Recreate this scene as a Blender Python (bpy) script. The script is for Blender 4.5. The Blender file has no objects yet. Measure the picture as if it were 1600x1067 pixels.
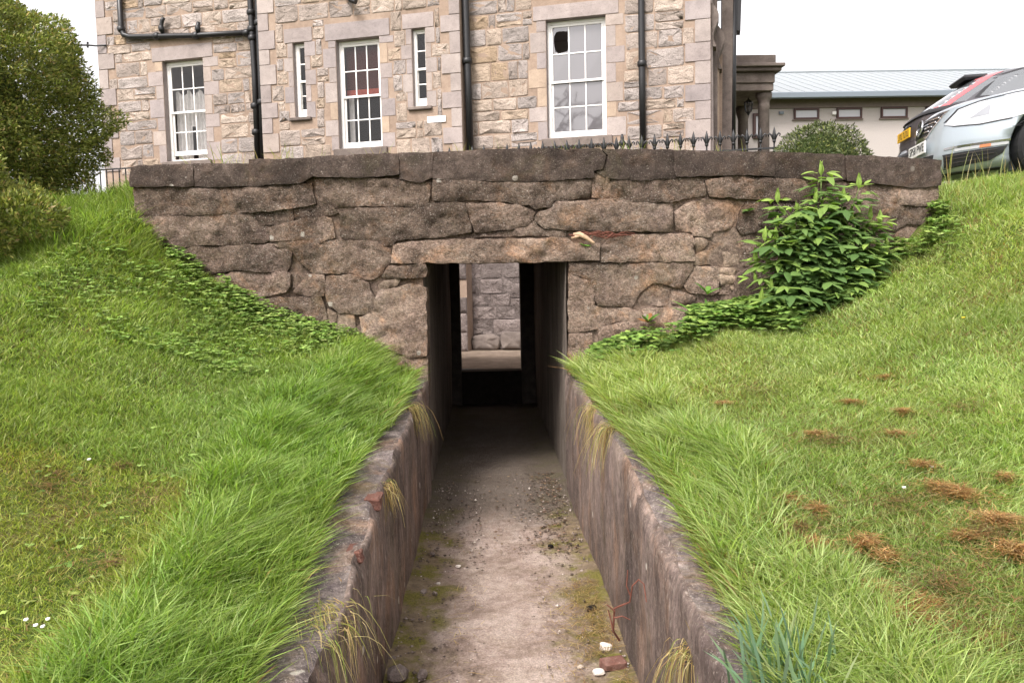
import bpy, bmesh, math, random
import numpy as np
from mathutils import Vector, Matrix
from mathutils.geometry import delaunay_2d_cdt
random.seed(7)
rng = np.random.default_rng(11)
SC = bpy.context.scene
COL = SC.collection
RAD = math.radians

# ------------------------------------------------------------------ camera, sky, sun, exposure
FPX, CX, CY = 1250.0, 800.0, 533.5            # focal length in pixels of the 1600 x 1067 photograph
PITCH, ROLL, YAW = RAD(4.5), RAD(-1.2), RAD(1.7)
EYE = np.array([0.0, 0.0, 1.74])
_f = np.array([math.sin(YAW)*math.cos(PITCH), math.cos(YAW)*math.cos(PITCH), -math.sin(PITCH)])
_r = np.array([math.cos(YAW), -math.sin(YAW), 0.0])
_u = np.cross(_r, _f)
_r, _u = (math.cos(ROLL)*_r + math.sin(ROLL)*_u), (-math.sin(ROLL)*_r + math.cos(ROLL)*_u)
cam = bpy.data.objects.new('camera', bpy.data.cameras.new('camera'))
COL.objects.link(cam)
cam.matrix_world = Matrix(((_r[0], _u[0], -_f[0], EYE[0]), (_r[1], _u[1], -_f[1], EYE[1]),
                           (_r[2], _u[2], -_f[2], EYE[2]), (0, 0, 0, 1)))
cam.data.sensor_width = 36.0
cam.data.lens = 36.0*FPX/1600.0
cam.data.clip_start = 0.05
cam.data.clip_end = 1500
SC.camera = cam

SUN_EL, SUN_AZ = RAD(52), RAD(212)            # azimuth clockwise from +y: sun high, behind the camera and to the left
W = bpy.data.worlds.new('World'); SC.world = W; W.use_nodes = True
nt = W.node_tree; bg = nt.nodes['Background']
sky = nt.nodes.new('ShaderNodeTexSky'); sky.sky_type = 'NISHITA'; sky.sun_disc = False
sky.sun_elevation = SUN_EL; sky.sun_rotation = SUN_AZ
sky.air_density = 1.0; sky.dust_density = 4.0; sky.ozone_density = 1.0
hsv = nt.nodes.new('ShaderNodeHueSaturation'); hsv.inputs['Saturation'].default_value = 0.10
nt.links.new(sky.outputs[0], hsv.inputs['Color'])
wmx = nt.nodes.new('ShaderNodeMix'); wmx.data_type = 'RGBA'; wmx.blend_type = 'MULTIPLY'; wmx.inputs[0].default_value = 1.0
wmx.inputs[7].default_value = (1.0, 0.955, 0.95, 1)
nt.links.new(hsv.outputs[0], wmx.inputs[6])
nt.links.new(wmx.outputs[2], bg.inputs['Color'])
bg.inputs['Strength'].default_value = 0.15
sd = bpy.data.lights.new('sun', 'SUN'); sd.energy = 1.3; sd.angle = RAD(14); sd.color = (1.0, 0.95, 0.89)
sun = bpy.data.objects.new('sun', sd); COL.objects.link(sun)
_sd = Vector((math.sin(SUN_AZ)*math.cos(SUN_EL), math.cos(SUN_AZ)*math.cos(SUN_EL), math.sin(SUN_EL)))
sun.rotation_euler = _sd.to_track_quat('Z', 'Y').to_euler()
sun.location = (-4, -6, 12)
SC.view_settings.view_transform = 'Standard'; SC.view_settings.look = 'None'
SC.view_settings.gamma = 1.0; SC.view_settings.use_curve_mapping = False
SC.view_settings.exposure = 1.45

# ------------------------------------------------------------------ survey helpers (pixel of the photograph -> point in the place)
def ray(px, py): return _f + _r*(px-CX)/FPX + _u*(CY-py)/FPX
def onp(px, py, p0, n):
    d = ray(px, py); return EYE + d*(((np.asarray(p0)-EYE)@np.asarray(n))/(d@np.asarray(n)))
def atY(px, py, Y): return onp(px, py, (0, Y, 0), (0, 1.0, 0))

# ------------------------------------------------------------------ noise
def _hash(ix, iy, iz, seed):
    n = (ix*374761393 + iy*668265263 + iz*2147483647 + seed*974634777) & 0xffffffff
    n = ((n ^ (n >> 13))*1274126177) & 0xffffffff
    n = (n ^ (n >> 16)) & 0xffffffff
    return n/4294967295.0
def vnoise(p, seed=0):
    p = np.asarray(p, float); i = np.floor(p).astype(np.int64); f = p-i; f = f*f*(3-2*f); r = 0
    for dx in (0, 1):
        for dy in (0, 1):
            for dz in (0, 1):
                w = (f[:, 0] if dx else 1-f[:, 0])*(f[:, 1] if dy else 1-f[:, 1])*(f[:, 2] if dz else 1-f[:, 2])
                r = r + w*_hash(i[:, 0]+dx, i[:, 1]+dy, i[:, 2]+dz, seed)
    return r*2-1
def fbm(p, oct=3, seed=0):
    seed = int(seed)
    p = np.asarray(p, float); a, s, r = 1.0, 1.0, 0
    for k in range(oct):
        r = r + a*vnoise(p*s, seed+k); s *= 2.03; a *= 0.5
    return r
def n2(x, y, s=1.0, seed=0, oct=2):
    x = np.asarray(x, float); y = np.asarray(y, float)
    return fbm(np.stack([x.ravel()*s, y.ravel()*s, 0*x.ravel()+0.37], 1), oct, seed).reshape(x.shape)
def sstep(a, b, x):
    t = np.clip((np.asarray(x, float)-a)/(b-a), 0, 1); return t*t*(3-2*t)

# ------------------------------------------------------------------ object helpers
_LOC = {}
def root(name, label, cat, loc, group=None, rotz=0.0):
    o = bpy.data.objects.new(name, None); COL.objects.link(o); o.location = loc; o.rotation_euler = (0, 0, rotz)
    o.empty_display_size = 0.1
    o['label'] = label; o['category'] = cat
    if group: o['group'] = group
    _LOC[o.name] = np.array(loc, float)
    return o
def tag(o, label=None, cat=None, group=None, kind=None):
    if label: o['label'] = label
    if cat: o['category'] = cat
    if group: o['group'] = group
    if kind: o['kind'] = kind
    return o
def place(o, parent):
    COL.objects.link(o)
    if parent is not None:
        o.parent = parent
    _LOC[o.name] = _LOC.get(parent.name, np.zeros(3)) if parent is not None else np.zeros(3)
    return o
def mk(name, V, F, mat, parent=None, smooth=False, local=False, kind=None, tint=None):
    V = np.asarray(V, float).reshape(-1, 3)
    if parent is not None and not local: V = V - _LOC.get(parent.name, np.zeros(3))
    me = bpy.data.meshes.new(name)
    if isinstance(F, tuple):                      # (list of arrays of faces) - fast path
        nv = len(V); me.vertices.add(nv); me.vertices.foreach_set('co', V.astype(np.float32).ravel())
        loops = np.concatenate([f.ravel() for f in F]).astype(np.int32)
        tot = np.concatenate([np.full(len(f), f.shape[1], np.int32) for f in F])
        me.loops.add(len(loops)); me.loops.foreach_set('vertex_index', loops)
        me.polygons.add(len(tot)); st = np.concatenate([[0], np.cumsum(tot)[:-1]]).astype(np.int32)
        me.polygons.foreach_set('loop_start', st)
        me.polygons.foreach_set('loop_total', tot)
        me.update(calc_edges=True)
    else:
        me.from_pydata([tuple(v) for v in V], [], [tuple(int(i) for i in f) for f in F]); me.update()
    if smooth: me.polygons.foreach_set('use_smooth', np.ones(len(me.polygons), bool))
    if tint is not None:
        a = me.color_attributes.new('tint', 'FLOAT_COLOR', 'POINT')
        a.data.foreach_set('color', np.concatenate([tint, np.ones((len(tint), 1))], 1).astype(np.float32).ravel())
    me.materials.append(mat)
    o = bpy.data.objects.new(name, me)
    place(o, parent)
    if kind: o['kind'] = kind
    return o
class MB:
    """collects geometry of ONE piece"""
    def __init__(s): s.V = []; s.F = []; s.n = 0
    def add(s, V, F):
        V = np.asarray(V, float).reshape(-1, 3); s.V.append(V); s.F += [tuple(i+s.n for i in f) for f in F]; s.n += len(V); return s
    def box(s, lo, hi, fr=None, bev=0.0):
        x0, y0, z0 = lo; x1, y1, z1 = hi
        if bev <= 0:
            V = [(x0,y0,z0),(x1,y0,z0),(x1,y1,z0),(x0,y1,z0),(x0,y0,z1),(x1,y0,z1),(x1,y1,z1),(x0,y1,z1)]
            F = [(0,3,2,1),(4,5,6,7),(0,1,5,4),(1,2,6,5),(2,3,7,6),(3,0,4,7)]
        else:
            bm = bmesh.new(); bmesh.ops.create_cube(bm, size=1)
            for v in bm.verts: v.co = Vector(((x0+x1)/2+v.co.x*(x1-x0), (y0+y1)/2+v.co.y*(y1-y0), (z0+z1)/2+v.co.z*(z1-z0)))
            bmesh.ops.bevel(bm, geom=bm.edges[:], offset=bev, segments=1, affect='EDGES')
            bm.verts.index_update()
            V = [tuple(v.co) for v in bm.verts]; F = [tuple(v.index for v in f.verts) for f in bm.faces]; bm.free()
        V = np.array(V, float)
        if fr is not None: V = np.array([fr(*v) for v in V])
        return s.add(V, F)
    def tube(s, pts, r, n=8, cap=True):
        pts = [np.asarray(p, float) for p in pts]; m = len(pts); rr = r if hasattr(r, '__len__') else [r]*m
        V = []; up = None
        for i in range(m):
            t = pts[min(i+1, m-1)]-pts[max(i-1, 0)]; t = t/(np.linalg.norm(t)+1e-9)
            if up is None:
                a = np.array([0, 0, 1.0]) if abs(t[2]) < .9 else np.array([1.0, 0, 0]); up = np.cross(t, a)
            up = up - t*(up@t); up = up/(np.linalg.norm(up)+1e-9); b = np.cross(t, up)
            for k in range(n):
                a = 2*math.pi*k/n; V.append(pts[i]+rr[i]*(up*math.cos(a)+b*math.sin(a)))
        F = [(i*n+k, i*n+(k+1) % n, (i+1)*n+(k+1) % n, (i+1)*n+k) for i in range(m-1) for k in range(n)]
        if cap: F += [tuple(range(n))[::-1], tuple((m-1)*n+k for k in range(n))]
        return s.add(V, F)
    def lathe(s, prof, c, n=16):
        V = [(c[0]+r*math.cos(2*math.pi*k/n), c[1]+r*math.sin(2*math.pi*k/n), c[2]+z) for r, z in prof for k in range(n)]
        m = len(prof)
        F = [(i*n+k, i*n+(k+1) % n, (i+1)*n+(k+1) % n, (i+1)*n+k) for i in range(m-1) for k in range(n)]
        F += [tuple(range(n))[::-1], tuple((m-1)*n+k for k in range(n))]
        return s.add(V, F)
    def prism(s, poly, a, b, fr):
        """poly: list of (p,q); extruded from a to b along the third axis; fr(p,q,w) -> world"""
        n = len(poly)
        V = [fr(p, q, a) for p, q in poly]+[fr(p, q, b) for p, q in poly]
        F = [tuple(range(n)), tuple(range(2*n-1, n-1, -1))]+[(i, n+i, n+(i+1) % n, (i+1) % n) for i in range(n)]
        return s.add(V, F)
    def build(s, name, mat, parent=None, smooth=False, local=False, kind=None):
        return mk(name, np.concatenate(s.V), s.F, mat, parent, smooth, local, kind)
def clone(o, parent=None, name=None):
    c = o.copy(); COL.objects.link(c)
    if parent is not None: c.parent = parent
    if name: c.name = name
    return c

# ------------------------------------------------------------------ materials
def newmat(name):
    m = bpy.data.materials.new(name); m.use_nodes = True; t = m.node_tree
    b = t.nodes['Principled BSDF']; b.inputs['Specular IOR Level'].default_value = 0.3
    return m, t, b
def nd(t, typ, **kw):
    n = t.nodes.new(typ)
    for k, v in kw.items():
        if k.startswith('i_'):
            k2 = k[2:]; k2 = int(k2) if k2.isdigit() else k2.replace('_', ' ')
            n.inputs[k2].default_value = v
        else: setattr(n, k, v)
    return n
def c4(c): return (c[0], c[1], c[2], 1.0)
def ramp(t, fac, stops, interp='LINEAR'):
    r = t.nodes.new('ShaderNodeValToRGB'); r.color_ramp.interpolation = interp
    e = r.color_ramp.elements
    while len(e) < len(stops): e.new(0.5)
    for k, (p, c) in enumerate(stops):
        e[k].position = p; e[k].color = c4(c) if hasattr(c, '__len__') else (c, c, c, 1)
    t.links.new(fac, r.inputs[0]); return r.outputs[0]
def mixc(t, fac, a, b, mode='MIX'):
    n = t.nodes.new('ShaderNodeMix'); n.data_type = 'RGBA'; n.blend_type = mode
    for s, v in ((0, fac), (6, a), (7, b)):
        if hasattr(v, 'links'): t.links.new(v, n.inputs[s])
        elif s == 0: n.inputs[0].default_value = v
        else: n.inputs[s].default_value = c4(v)
    return n.outputs[2]
def wpos(t, scale=(1, 1, 1)):
    g = t.nodes.new('ShaderNodeNewGeometry')
    m = nd(t, 'ShaderNodeMapping'); m.inputs['Scale'].default_value = scale
    t.links.new(g.outputs['Position'], m.inputs[0]); return m.outputs[0]
def noise(t, vec, scale, detail=4, rough=0.55, dist=0.0):
    n = nd(t, 'ShaderNodeTexNoise'); n.inputs['Scale'].default_value = scale; n.inputs['Detail'].default_value = detail
    n.inputs['Roughness'].default_value = rough; n.inputs['Distortion'].default_value = dist
    t.links.new(vec, n.inputs['Vector']); return n.outputs['Fac']
def bump(t, b, h, strength, dist):
    n = nd(t, 'ShaderNodeBump'); n.inputs['Strength'].default_value = strength; n.inputs['Distance'].default_value = dist
    t.links.new(h, n.inputs['Height']); t.links.new(n.outputs[0], b.inputs['Normal'])
def isl(t):
    g = t.nodes.new('ShaderNodeNewGeometry'); o = t.nodes.new('ShaderNodeObjectInfo')
    a = nd(t, 'ShaderNodeMath', operation='ADD'); f = nd(t, 'ShaderNodeMath', operation='FRACT')
    t.links.new(g.outputs['Random Per Island'], a.inputs[0]); t.links.new(o.outputs['Random'], a.inputs[1]); t.links.new(a.outputs[0], f.inputs[0])
    return f.outputs[0]
def mathn(t, op, a, b=0.0):
    n = nd(t, 'ShaderNodeMath', operation=op)
    for k, v in ((0, a), (1, b)):
        if hasattr(v, 'links'): t.links.new(v, n.inputs[k])
        else: n.inputs[k].default_value = v
    return n.outputs[0]
def plain(name, col, rough=0.7, spec=0.3, metal=0.0, coat=0.0, var=0.0, vs=12.0, bs=0.0):
    m, t, b = newmat(name)
    b.inputs['Roughness'].default_value = rough; b.inputs['Specular IOR Level'].default_value = spec
    b.inputs['Metallic'].default_value = metal; b.inputs['Coat Weight'].default_value = coat
    b.inputs['Base Color'].default_value = c4(col)
    if var:
        f = noise(t, wpos(t), vs, 5, .6)
        t.links.new(mixc(t, 1.0, ramp(t, f, [(.3, 1-var), (.7, 1+var)]), col, 'MULTIPLY'), b.inputs['Base Color'])
        if bs: bump(t, b, f, .6, bs)
    return m
def rockmat(name, cols, big=2.2, mid=9.0, fine=70.0, pits=0.35, specks=0.12, speckcol=(.48, .43, .37), bstr=.8, bdist=.02, stonevar=.25, stones=None, stretch=(1, 1, 1), tool=0.0, moss=0.0, mosscol=(.09, .10, .03), rich=0.0):
    """weathered stone: mottled colours, dark pits, pale lichen specks, a tone of its own for each stone"""
    m, t, b = newmat(name); b.inputs['Roughness'].default_value = .92; b.inputs['Specular IOR Level'].default_value = .15
    v = wpos(t, stretch)
    nb = noise(t, v, big, 5, .6, .4); nm = noise(t, v, mid, 6, .65, .3); nf = noise(t, v, fine, 4, .7)
    mix1 = mathn(t, 'ADD', mathn(t, 'MULTIPLY', nb, .55), mathn(t, 'MULTIPLY', nm, .45))
    col = ramp(t, mix1, [(.34, cols[0]), (.5, cols[1]), (.66, cols[2])])
    r = isl(t)
    if stones:
        sc = ramp(t, r, stones, 'CONSTANT')
        col = mixc(t, .72, col, mixc(t, 1.0, sc, ramp(t, mix1, [(.3, .72), (.7, 1.22)]), 'MULTIPLY'))
    if stonevar:
        r2 = mathn(t, 'FRACT', mathn(t, 'MULTIPLY', r, 7.31))
        col = mixc(t, 1.0, col, ramp(t, r2, [(0, 1-stonevar), (1, 1+stonevar)]), 'MULTIPLY')
    if rich:
        hn = noise(t, v, 3.7, 5, .65, .8)
        col = mixc(t, mathn(t, 'MULTIPLY', ramp(t, hn, [(.52, 0.0), (.70, 1.0)]), .55*rich), col, mixc(t, 1.0, col, (1.55, 1.12, .72), 'MULTIPLY'))
        col = mixc(t, mathn(t, 'MULTIPLY', ramp(t, hn, [(.30, 1.0), (.46, 0.0)]), .6*rich), col, mixc(t, 1.0, col, (.92, .90, 1.0), 'MULTIPLY'))
        st = noise(t, v, 1.1, 6, .7, 1.2)
        col = mixc(t, rich, col, mixc(t, 1.0, col, ramp(t, st, [(.34, .50), (.5, 1.0), (.66, 1.35)]), 'MULTIPLY'))
        gr = noise(t, v, 38, 5, .75)
        col = mixc(t, rich, col, mixc(t, 1.0, col, ramp(t, gr, [(.32, .55), (.5, 1.0), (.68, 1.5)]), 'MULTIPLY'))
    # dark pits / pores
    pit = ramp(t, nf, [(.36, 1.0), (.46, 0.0)])
    col = mixc(t, mathn(t, 'MULTIPLY', pit, pits), col, (.035, .028, .024))
    # lichen specks
    vo = nd(t, 'ShaderNodeTexVoronoi'); vo.inputs['Scale'].default_value = 34.0; vo.inputs['Randomness'].default_value = 1.0
    t.links.new(v, vo.inputs['Vector'])
    keep = ramp(t, noise(t, v, 5.0, 3, .6), [(.48, 0.0), (.62, 1.0)])
    sp = mathn(t, 'MULTIPLY', ramp(t, vo.outputs['Distance'], [(.10, 1.0), (.24, 0.0)]), keep)
    fl = ramp(t, noise(t, v, 120.0, 2, .7), [(.60, 0.0), (.68, 1.0)])
    sp = mathn(t, 'MAXIMUM', sp, mathn(t, 'MULTIPLY', fl, .8))
    col = mixc(t, mathn(t, 'MULTIPLY', sp, min(1.0, specks*4)), col, speckcol)
    if rich:
        v2 = nd(t, 'ShaderNodeTexVoronoi'); v2.inputs['Scale'].default_value = 4.2; t.links.new(wpos(t), v2.inputs['Vector'])
        wob = mathn(t, 'ADD', v2.outputs['Distance'], mathn(t, 'MULTIPLY', mathn(t, 'SUBTRACT', noise(t, v, 26, 3, .6), .5), .12))
        pick = ramp(t, noise(t, wpos(t), 2.3, 1, .5), [(.50, 0.0), (.53, 1.0)])
        col = mixc(t, mathn(t, 'MULTIPLY', mathn(t, 'MULTIPLY', ramp(t, wob, [(.075, 1.0), (.10, 0.0)]), pick), .8), col, (.50, .46, .40))
    if moss:
        mm = ramp(t, noise(t, v, 3.3, 5, .7, .6), [(.55, 0.0), (.68, 1.0)])
        col = mixc(t, mathn(t, 'MULTIPLY', mm, moss), col, mosscol)
    t.links.new(col, b.inputs['Base Color'])
    h = mathn(t, 'ADD', mathn(t, 'MULTIPLY', nm, 1.0), mathn(t, 'MULTIPLY', nf, .55))
    if rich: h = mathn(t, 'ADD', h, mathn(t, 'MULTIPLY', noise(t, v, 34, 5, .75), .6))
    if tool:
        wv = nd(t, 'ShaderNodeTexWave', wave_type='BANDS', bands_direction='Z'); wv.inputs['Scale'].default_value = 14.0
        wv.inputs['Distortion'].default_value = 2.0; wv.inputs['Detail'].default_value = 2.0; wv.inputs['Detail Scale'].default_value = 3.0
        t.links.new(v, wv.inputs['Vector'])
        on = ramp(t, noise(t, v, 1.1, 2, .5), [(.46, 0.0), (.56, 1.0)])
        h = mathn(t, 'ADD', h, mathn(t, 'MULTIPLY', mathn(t, 'MULTIPLY', wv.outputs['Fac'], on), tool))
    bump(t, b, h, bstr, bdist)
    return m
def leafmat(name, rough=.5, trans=.35, spec=.35):
    m, t, b = newmat(name)
    a = nd(t, 'ShaderNodeAttribute', attribute_name='tint')
    b.inputs['Roughness'].default_value = rough; b.inputs['Specular IOR Level'].default_value = spec
    t.links.new(a.outputs['Color'], b.inputs['Base Color'])
    tr = nd(t, 'ShaderNodeBsdfTranslucent')
    t.links.new(mixc(t, 1.0, a.outputs['Color'], (1.1, 1.25, .55), 'MULTIPLY'), tr.inputs['Color'])
    mx = nd(t, 'ShaderNodeMixShader'); mx.inputs[0].default_value = trans
    t.links.new(b.outputs[0], mx.inputs[1]); t.links.new(tr.outputs[0], mx.inputs[2])
    t.links.new(mx.outputs[0], t.nodes['Material Output'].inputs['Surface'])
    return m

M = {}
M['wallstone'] = rockmat('old_wall_stone', rich=1.0, cols=[(.150, .104, .078), (.272, .196, .150), (.42, .325, .255)], big=2.6, mid=15, fine=95, pits=.6, specks=.2, bstr=1.0, bdist=.05, stonevar=.34, tool=0.0, moss=.25, mosscol=(.13, .105, .035))
M['coping'] = rockmat('dark_coping_stone', rich=.6, cols=[(.029, .021, .0175), (.054, .040, .033), (.11, .082, .068)], big=2.0, mid=10, fine=80, pits=.4, specks=.07, bstr=.8, bdist=.02, stonevar=.16, moss=.2, mosscol=(.07, .065, .025))
M['upperstone'] = rockmat('weathered_upper_stone', rich=1.0, cols=[(.074, .052, .040), (.155, .112, .086), (.28, .212, .165)], big=2.4, mid=14, fine=85, pits=.5, specks=.2, bstr=1.0, bdist=.05, stonevar=.30, tool=0.0, moss=.2, mosscol=(.09, .08, .03))
M['walljoint'] = rockmat('wall_joint_mortar', rich=1.0, cols=[(.088, .063, .048), (.16, .117, .09), (.275, .21, .162)], big=5, mid=20, fine=90, pits=.5, specks=.08, stonevar=0)
M['rubble'] = rockmat('pale_rubble', rich=1.0, cols=[(.15, .108, .078), (.26, .195, .145), (.38, .30, .225)], big=5, mid=18, fine=90, pits=.5, specks=.1, stonevar=.2)
HST = [(0, (.385, .31, .245)), (.14, (.335, .285, .25)), (.30, (.42, .345, .285)), (.44, (.315, .285, .27)), (.58, (.40, .31, .225)), (.67, (.365, .325, .305)), (.79, (.29, .25, .225)), (.88, (.46, .385, .32)), (.965, (.40, .29, .18))]
M['housestone'] = rockmat('house_rubble_stone', [(.26, .205, .175), (.36, .29, .25), (.46, .38, .335)], big=2.5, mid=14, fine=46, pits=.62, specks=.03, bstr=1.0, bdist=.03, stonevar=.14, stones=HST, stretch=(1, 1, 1.5))
DST = [(0, (.30, .258, .245)), (.3, (.335, .29, .268)), (.55, (.27, .238, .235)), (.75, (.36, .30, .26)), (.9, (.40, .30, .21))]
M['dressed'] = rockmat('dressed_house_stone', [(.27, .22, .205), (.335, .278, .255), (.40, .335, .30)], big=1.6, mid=8, fine=60, pits=.25, specks=.0, bstr=.5, bdist=.01, stonevar=.1, stones=DST)
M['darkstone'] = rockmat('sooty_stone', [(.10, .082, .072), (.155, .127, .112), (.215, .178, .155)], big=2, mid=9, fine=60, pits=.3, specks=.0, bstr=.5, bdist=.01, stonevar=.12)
M['shaded_basestone'] = rockmat('shaded_basement_stone', [(.13, .105, .095), (.20, .165, .152), (.28, .235, .215)], big=2.5, mid=14, fine=46, pits=.6, specks=.0, bstr=1.0, bdist=.04, stonevar=.28)  # house stone darkened: shade of the sunken court put into its colour
M['mortar'] = rockmat('house_mortar', [(.225, .165, .125), (.29, .215, .165), (.36, .28, .22)], big=1.5, mid=16, fine=90, pits=.2, specks=.0, bstr=.6, bdist=.008, stonevar=0)
M['render'] = rockmat('trench_render', [(.078, .058, .050), (.150, .113, .097), (.27, .205, .172)], big=2.2, mid=9, fine=90, pits=.4, specks=.09, bstr=.8, bdist=.012, stonevar=0, stretch=(1, 1, .42), rich=1.0, moss=.3, mosscol=(.075, .07, .03))
M['trenchtop'] = rockmat('trench_top_concrete', [(.075, .06, .058), (.13, .105, .10), (.24, .20, .18)], big=4, mid=14, fine=90, pits=.4, specks=.16, bstr=.9, bdist=.02, stonevar=0, moss=.45, mosscol=(.16, .115, .04), rich=1.0)
M['plaster'] = rockmat('tunnel_plaster', [(.085, .07, .058), (.16, .132, .11), (.26, .22, .185)], big=3, mid=11, fine=80, pits=.5, specks=.05, bstr=.8, bdist=.012, stonevar=0, stretch=(1, 1, .3), moss=.2, mosscol=(.12, .11, .05))
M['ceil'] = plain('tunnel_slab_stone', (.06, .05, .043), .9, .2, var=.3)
M['brick'] = rockmat('old_brick', [(.10, .047, .037), (.165, .078, .06), (.25, .15, .12)], big=6, mid=22, fine=110, pits=.3, specks=.06, stonevar=.15)
M['stonegrey'] = rockmat('loose_grey_stone', [(.09, .07, .065), (.17, .135, .12), (.28, .235, .21)], big=8, mid=25, fine=120, pits=.3, specks=.08, stonevar=.25)
M['white_stone'] = plain('loose_white_stone', (.62, .56, .50), .85, .2, var=.15, vs=40)
M['blackiron'] = plain('black_painted_iron', (.012, .012, .013), .42, .45, var=.3, vs=30)
M['whitepaint'] = plain('white_gloss_paint', (.82, .80, .77), .35, .4, var=.03, vs=9)
M['room'] = plain('dark_room', (.085, .07, .066), .9, .1)
M['redblind'] = plain('red_slatted_blind', (.13, .035, .03), .6, .3, var=.1, vs=30)
M['redcloth'] = plain('red_cloth', (.42, .10, .07), .8, .1, var=.2, vs=20)
M['curtain'] = plain('white_net_curtain', (.70, .66, .64), .9, .1, var=.12, vs=14)
M['pebbledash'] = plain('pale_pebbledash', (.42, .38, .36), .95, .1, var=.12, vs=60, bs=.01)
M['fascia'] = plain('brown_cladding', (.20, .16, .145), .8, .2, var=.08)
M['windowframe'] = plain('dark_brown_frame', (.06, .026, .022), .5, .4)
M['paleglass'] = plain('pale_reflecting_glass', (.40, .40, .42), .15, .6)
M['gutter'] = plain('grey_gutter', (.16, .19, .22), .4, .4)
M['soffit'] = plain('dark_soffit', (.05, .045, .042), .8, .2)
M['tyre'] = plain('rubber', (.015, .015, .016), .8, .25)
M['blackplastic'] = plain('black_plastic', (.018, .018, .02), .5, .4)
M['chrome'] = plain('chrome', (.72, .72, .74), .18, .5, metal=1.0)
M['alloy'] = plain('wheel_alloy', (.45, .45, .47), .35, .5, metal=.8)
M['plate_white'] = plain('plate_white', (.75, .74, .72), .4, .4)
M['plate_yellow'] = plain('plate_yellow', (.72, .42, .02), .4, .4)
M['plate_ink'] = plain('plate_ink', (.02, .02, .02), .5, .3)
M['carglass'] = plain('tinted_car_glass', (.10, .108, .115), .05, 1.0, coat=1.0)
M['redlight'] = plain('red_lamp_lens', (.50, .085, .095), .15, .6, coat=.5)
M['lamplens'] = plain('clear_lamp_lens', (.42, .43, .45), .12, .7, coat=.8)
M['lampinner'] = plain('lamp_reflector', (.30, .31, .33), .25, .6, metal=.4)
M['amber'] = plain('amber_lens', (.55, .20, .10), .2, .6)
M['wood'] = plain('yew_bark', (.085, .055, .04), .9, .1, var=.35, vs=25, bs=.01)
M['twig'] = plain('dark_red_twig', (.13, .05, .035), .8, .2, var=.2, vs=30)
M['root'] = plain('dry_pale_root', (.42, .29, .19), .85, .15, var=.25, vs=40, bs=.004)
M['stem'] = plain('green_stem', (.13, .19, .05), .6, .3, var=.2)
M['leaf'] = leafmat('leaf', .55, .3, .2)
M['grassblade'] = leafmat('grass_blade', .55, .45, .3)
M['conifer'] = leafmat('conifer_leaf', .55, .22, .3)
M['petal_white'] = plain('white_petal', (.82, .80, .78), .7, .2)
M['petal_yellow'] = plain('yellow_petal', (.75, .50, .02), .6, .2)
M['blacklump'] = plain('black_lump', (.012, .01, .009), .9, .1)

def carpaint(name, col, metal, rough):
    m, t, b = newmat(name); b.inputs['Base Color'].default_value = c4(col); b.inputs['Metallic'].default_value = metal
    b.inputs['Roughness'].default_value = rough; b.inputs['Coat Weight'].default_value = 1.0; b.inputs['Coat Roughness'].default_value = .04
    f = noise(t, wpos(t), 900.0, 2, .5)
    t.links.new(mixc(t, 1.0, ramp(t, f, [(.35, .92), (.65, 1.08)]), col, 'MULTIPLY'), b.inputs['Base Color'])
    return m
M['silver'] = carpaint('silver_blue_car_paint', (.37, .42, .46), .45, .34)
M['charcoal'] = carpaint('charcoal_car_paint', (.075, .07, .078), .4, .35)
M['sheet'] = None
def roofmat():
    m, t, b = newmat('pale_metal_roof'); b.inputs['Roughness'].default_value = .45; b.inputs['Base Color'].default_value = (.30, .325, .34, 1)
    b.inputs['Metallic'].default_value = .2
    return m
M['sheet'] = roofmat()
def glassmat(name, tintc=(.03, .03, .032)):
    m, t, b = newmat(name); t.nodes.remove(b)
    tr = nd(t, 'ShaderNodeBsdfTransparent'); gl = nd(t, 'ShaderNodeBsdfGlossy'); gl.inputs['Roughness'].default_value = .03
    fr = nd(t, 'ShaderNodeFresnel'); fr.inputs['IOR'].default_value = 1.5
    g = t.nodes.new('ShaderNodeNewGeometry')
    wob = nd(t, 'ShaderNodeBump'); wob.inputs['Strength'].default_value = .12; wob.inputs['Distance'].default_value = .02
    t.links.new(noise(t, wpos(t), 3.5, 2, .5), wob.inputs['Height']); t.links.new(wob.outputs[0], gl.inputs['Normal'])
    mx = nd(t, 'ShaderNodeMixShader')
    t.links.new(mathn(t, 'MULTIPLY', fr.outputs[0], .75), mx.inputs[0])
    tr.inputs['Color'].default_value = (.86, .87, .87, 1)
    t.links.new(tr.outputs[0], mx.inputs[1]); t.links.new(gl.outputs[0], mx.inputs[2])
    t.links.new(mx.outputs[0], t.nodes['Material Output'].inputs['Surface'])
    return m
M['glass'] = glassmat('window_glass')
def frosted():
    m, t, b = newmat('whitened_window_glass'); b.inputs['Base Color'].default_value = (.125, .118, .126, 1); b.inputs['Roughness'].default_value = .5
    b.inputs['Coat Weight'].default_value = 1.0; b.inputs['Coat Roughness'].default_value = .03; b.inputs['Coat IOR'].default_value = 2.0
    tr = nd(t, 'ShaderNodeBsdfTranslucent'); tr.inputs['Color'].default_value = (.5, .48, .49, 1)
    mx = nd(t, 'ShaderNodeMixShader'); mx.inputs[0].default_value = .22
    t.links.new(b.outputs[0], mx.inputs[1]); t.links.new(tr.outputs[0], mx.inputs[2]); t.links.new(mx.outputs[0], t.nodes['Material Output'].inputs['Surface'])
    return m
M['frosted'] = frosted()
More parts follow.
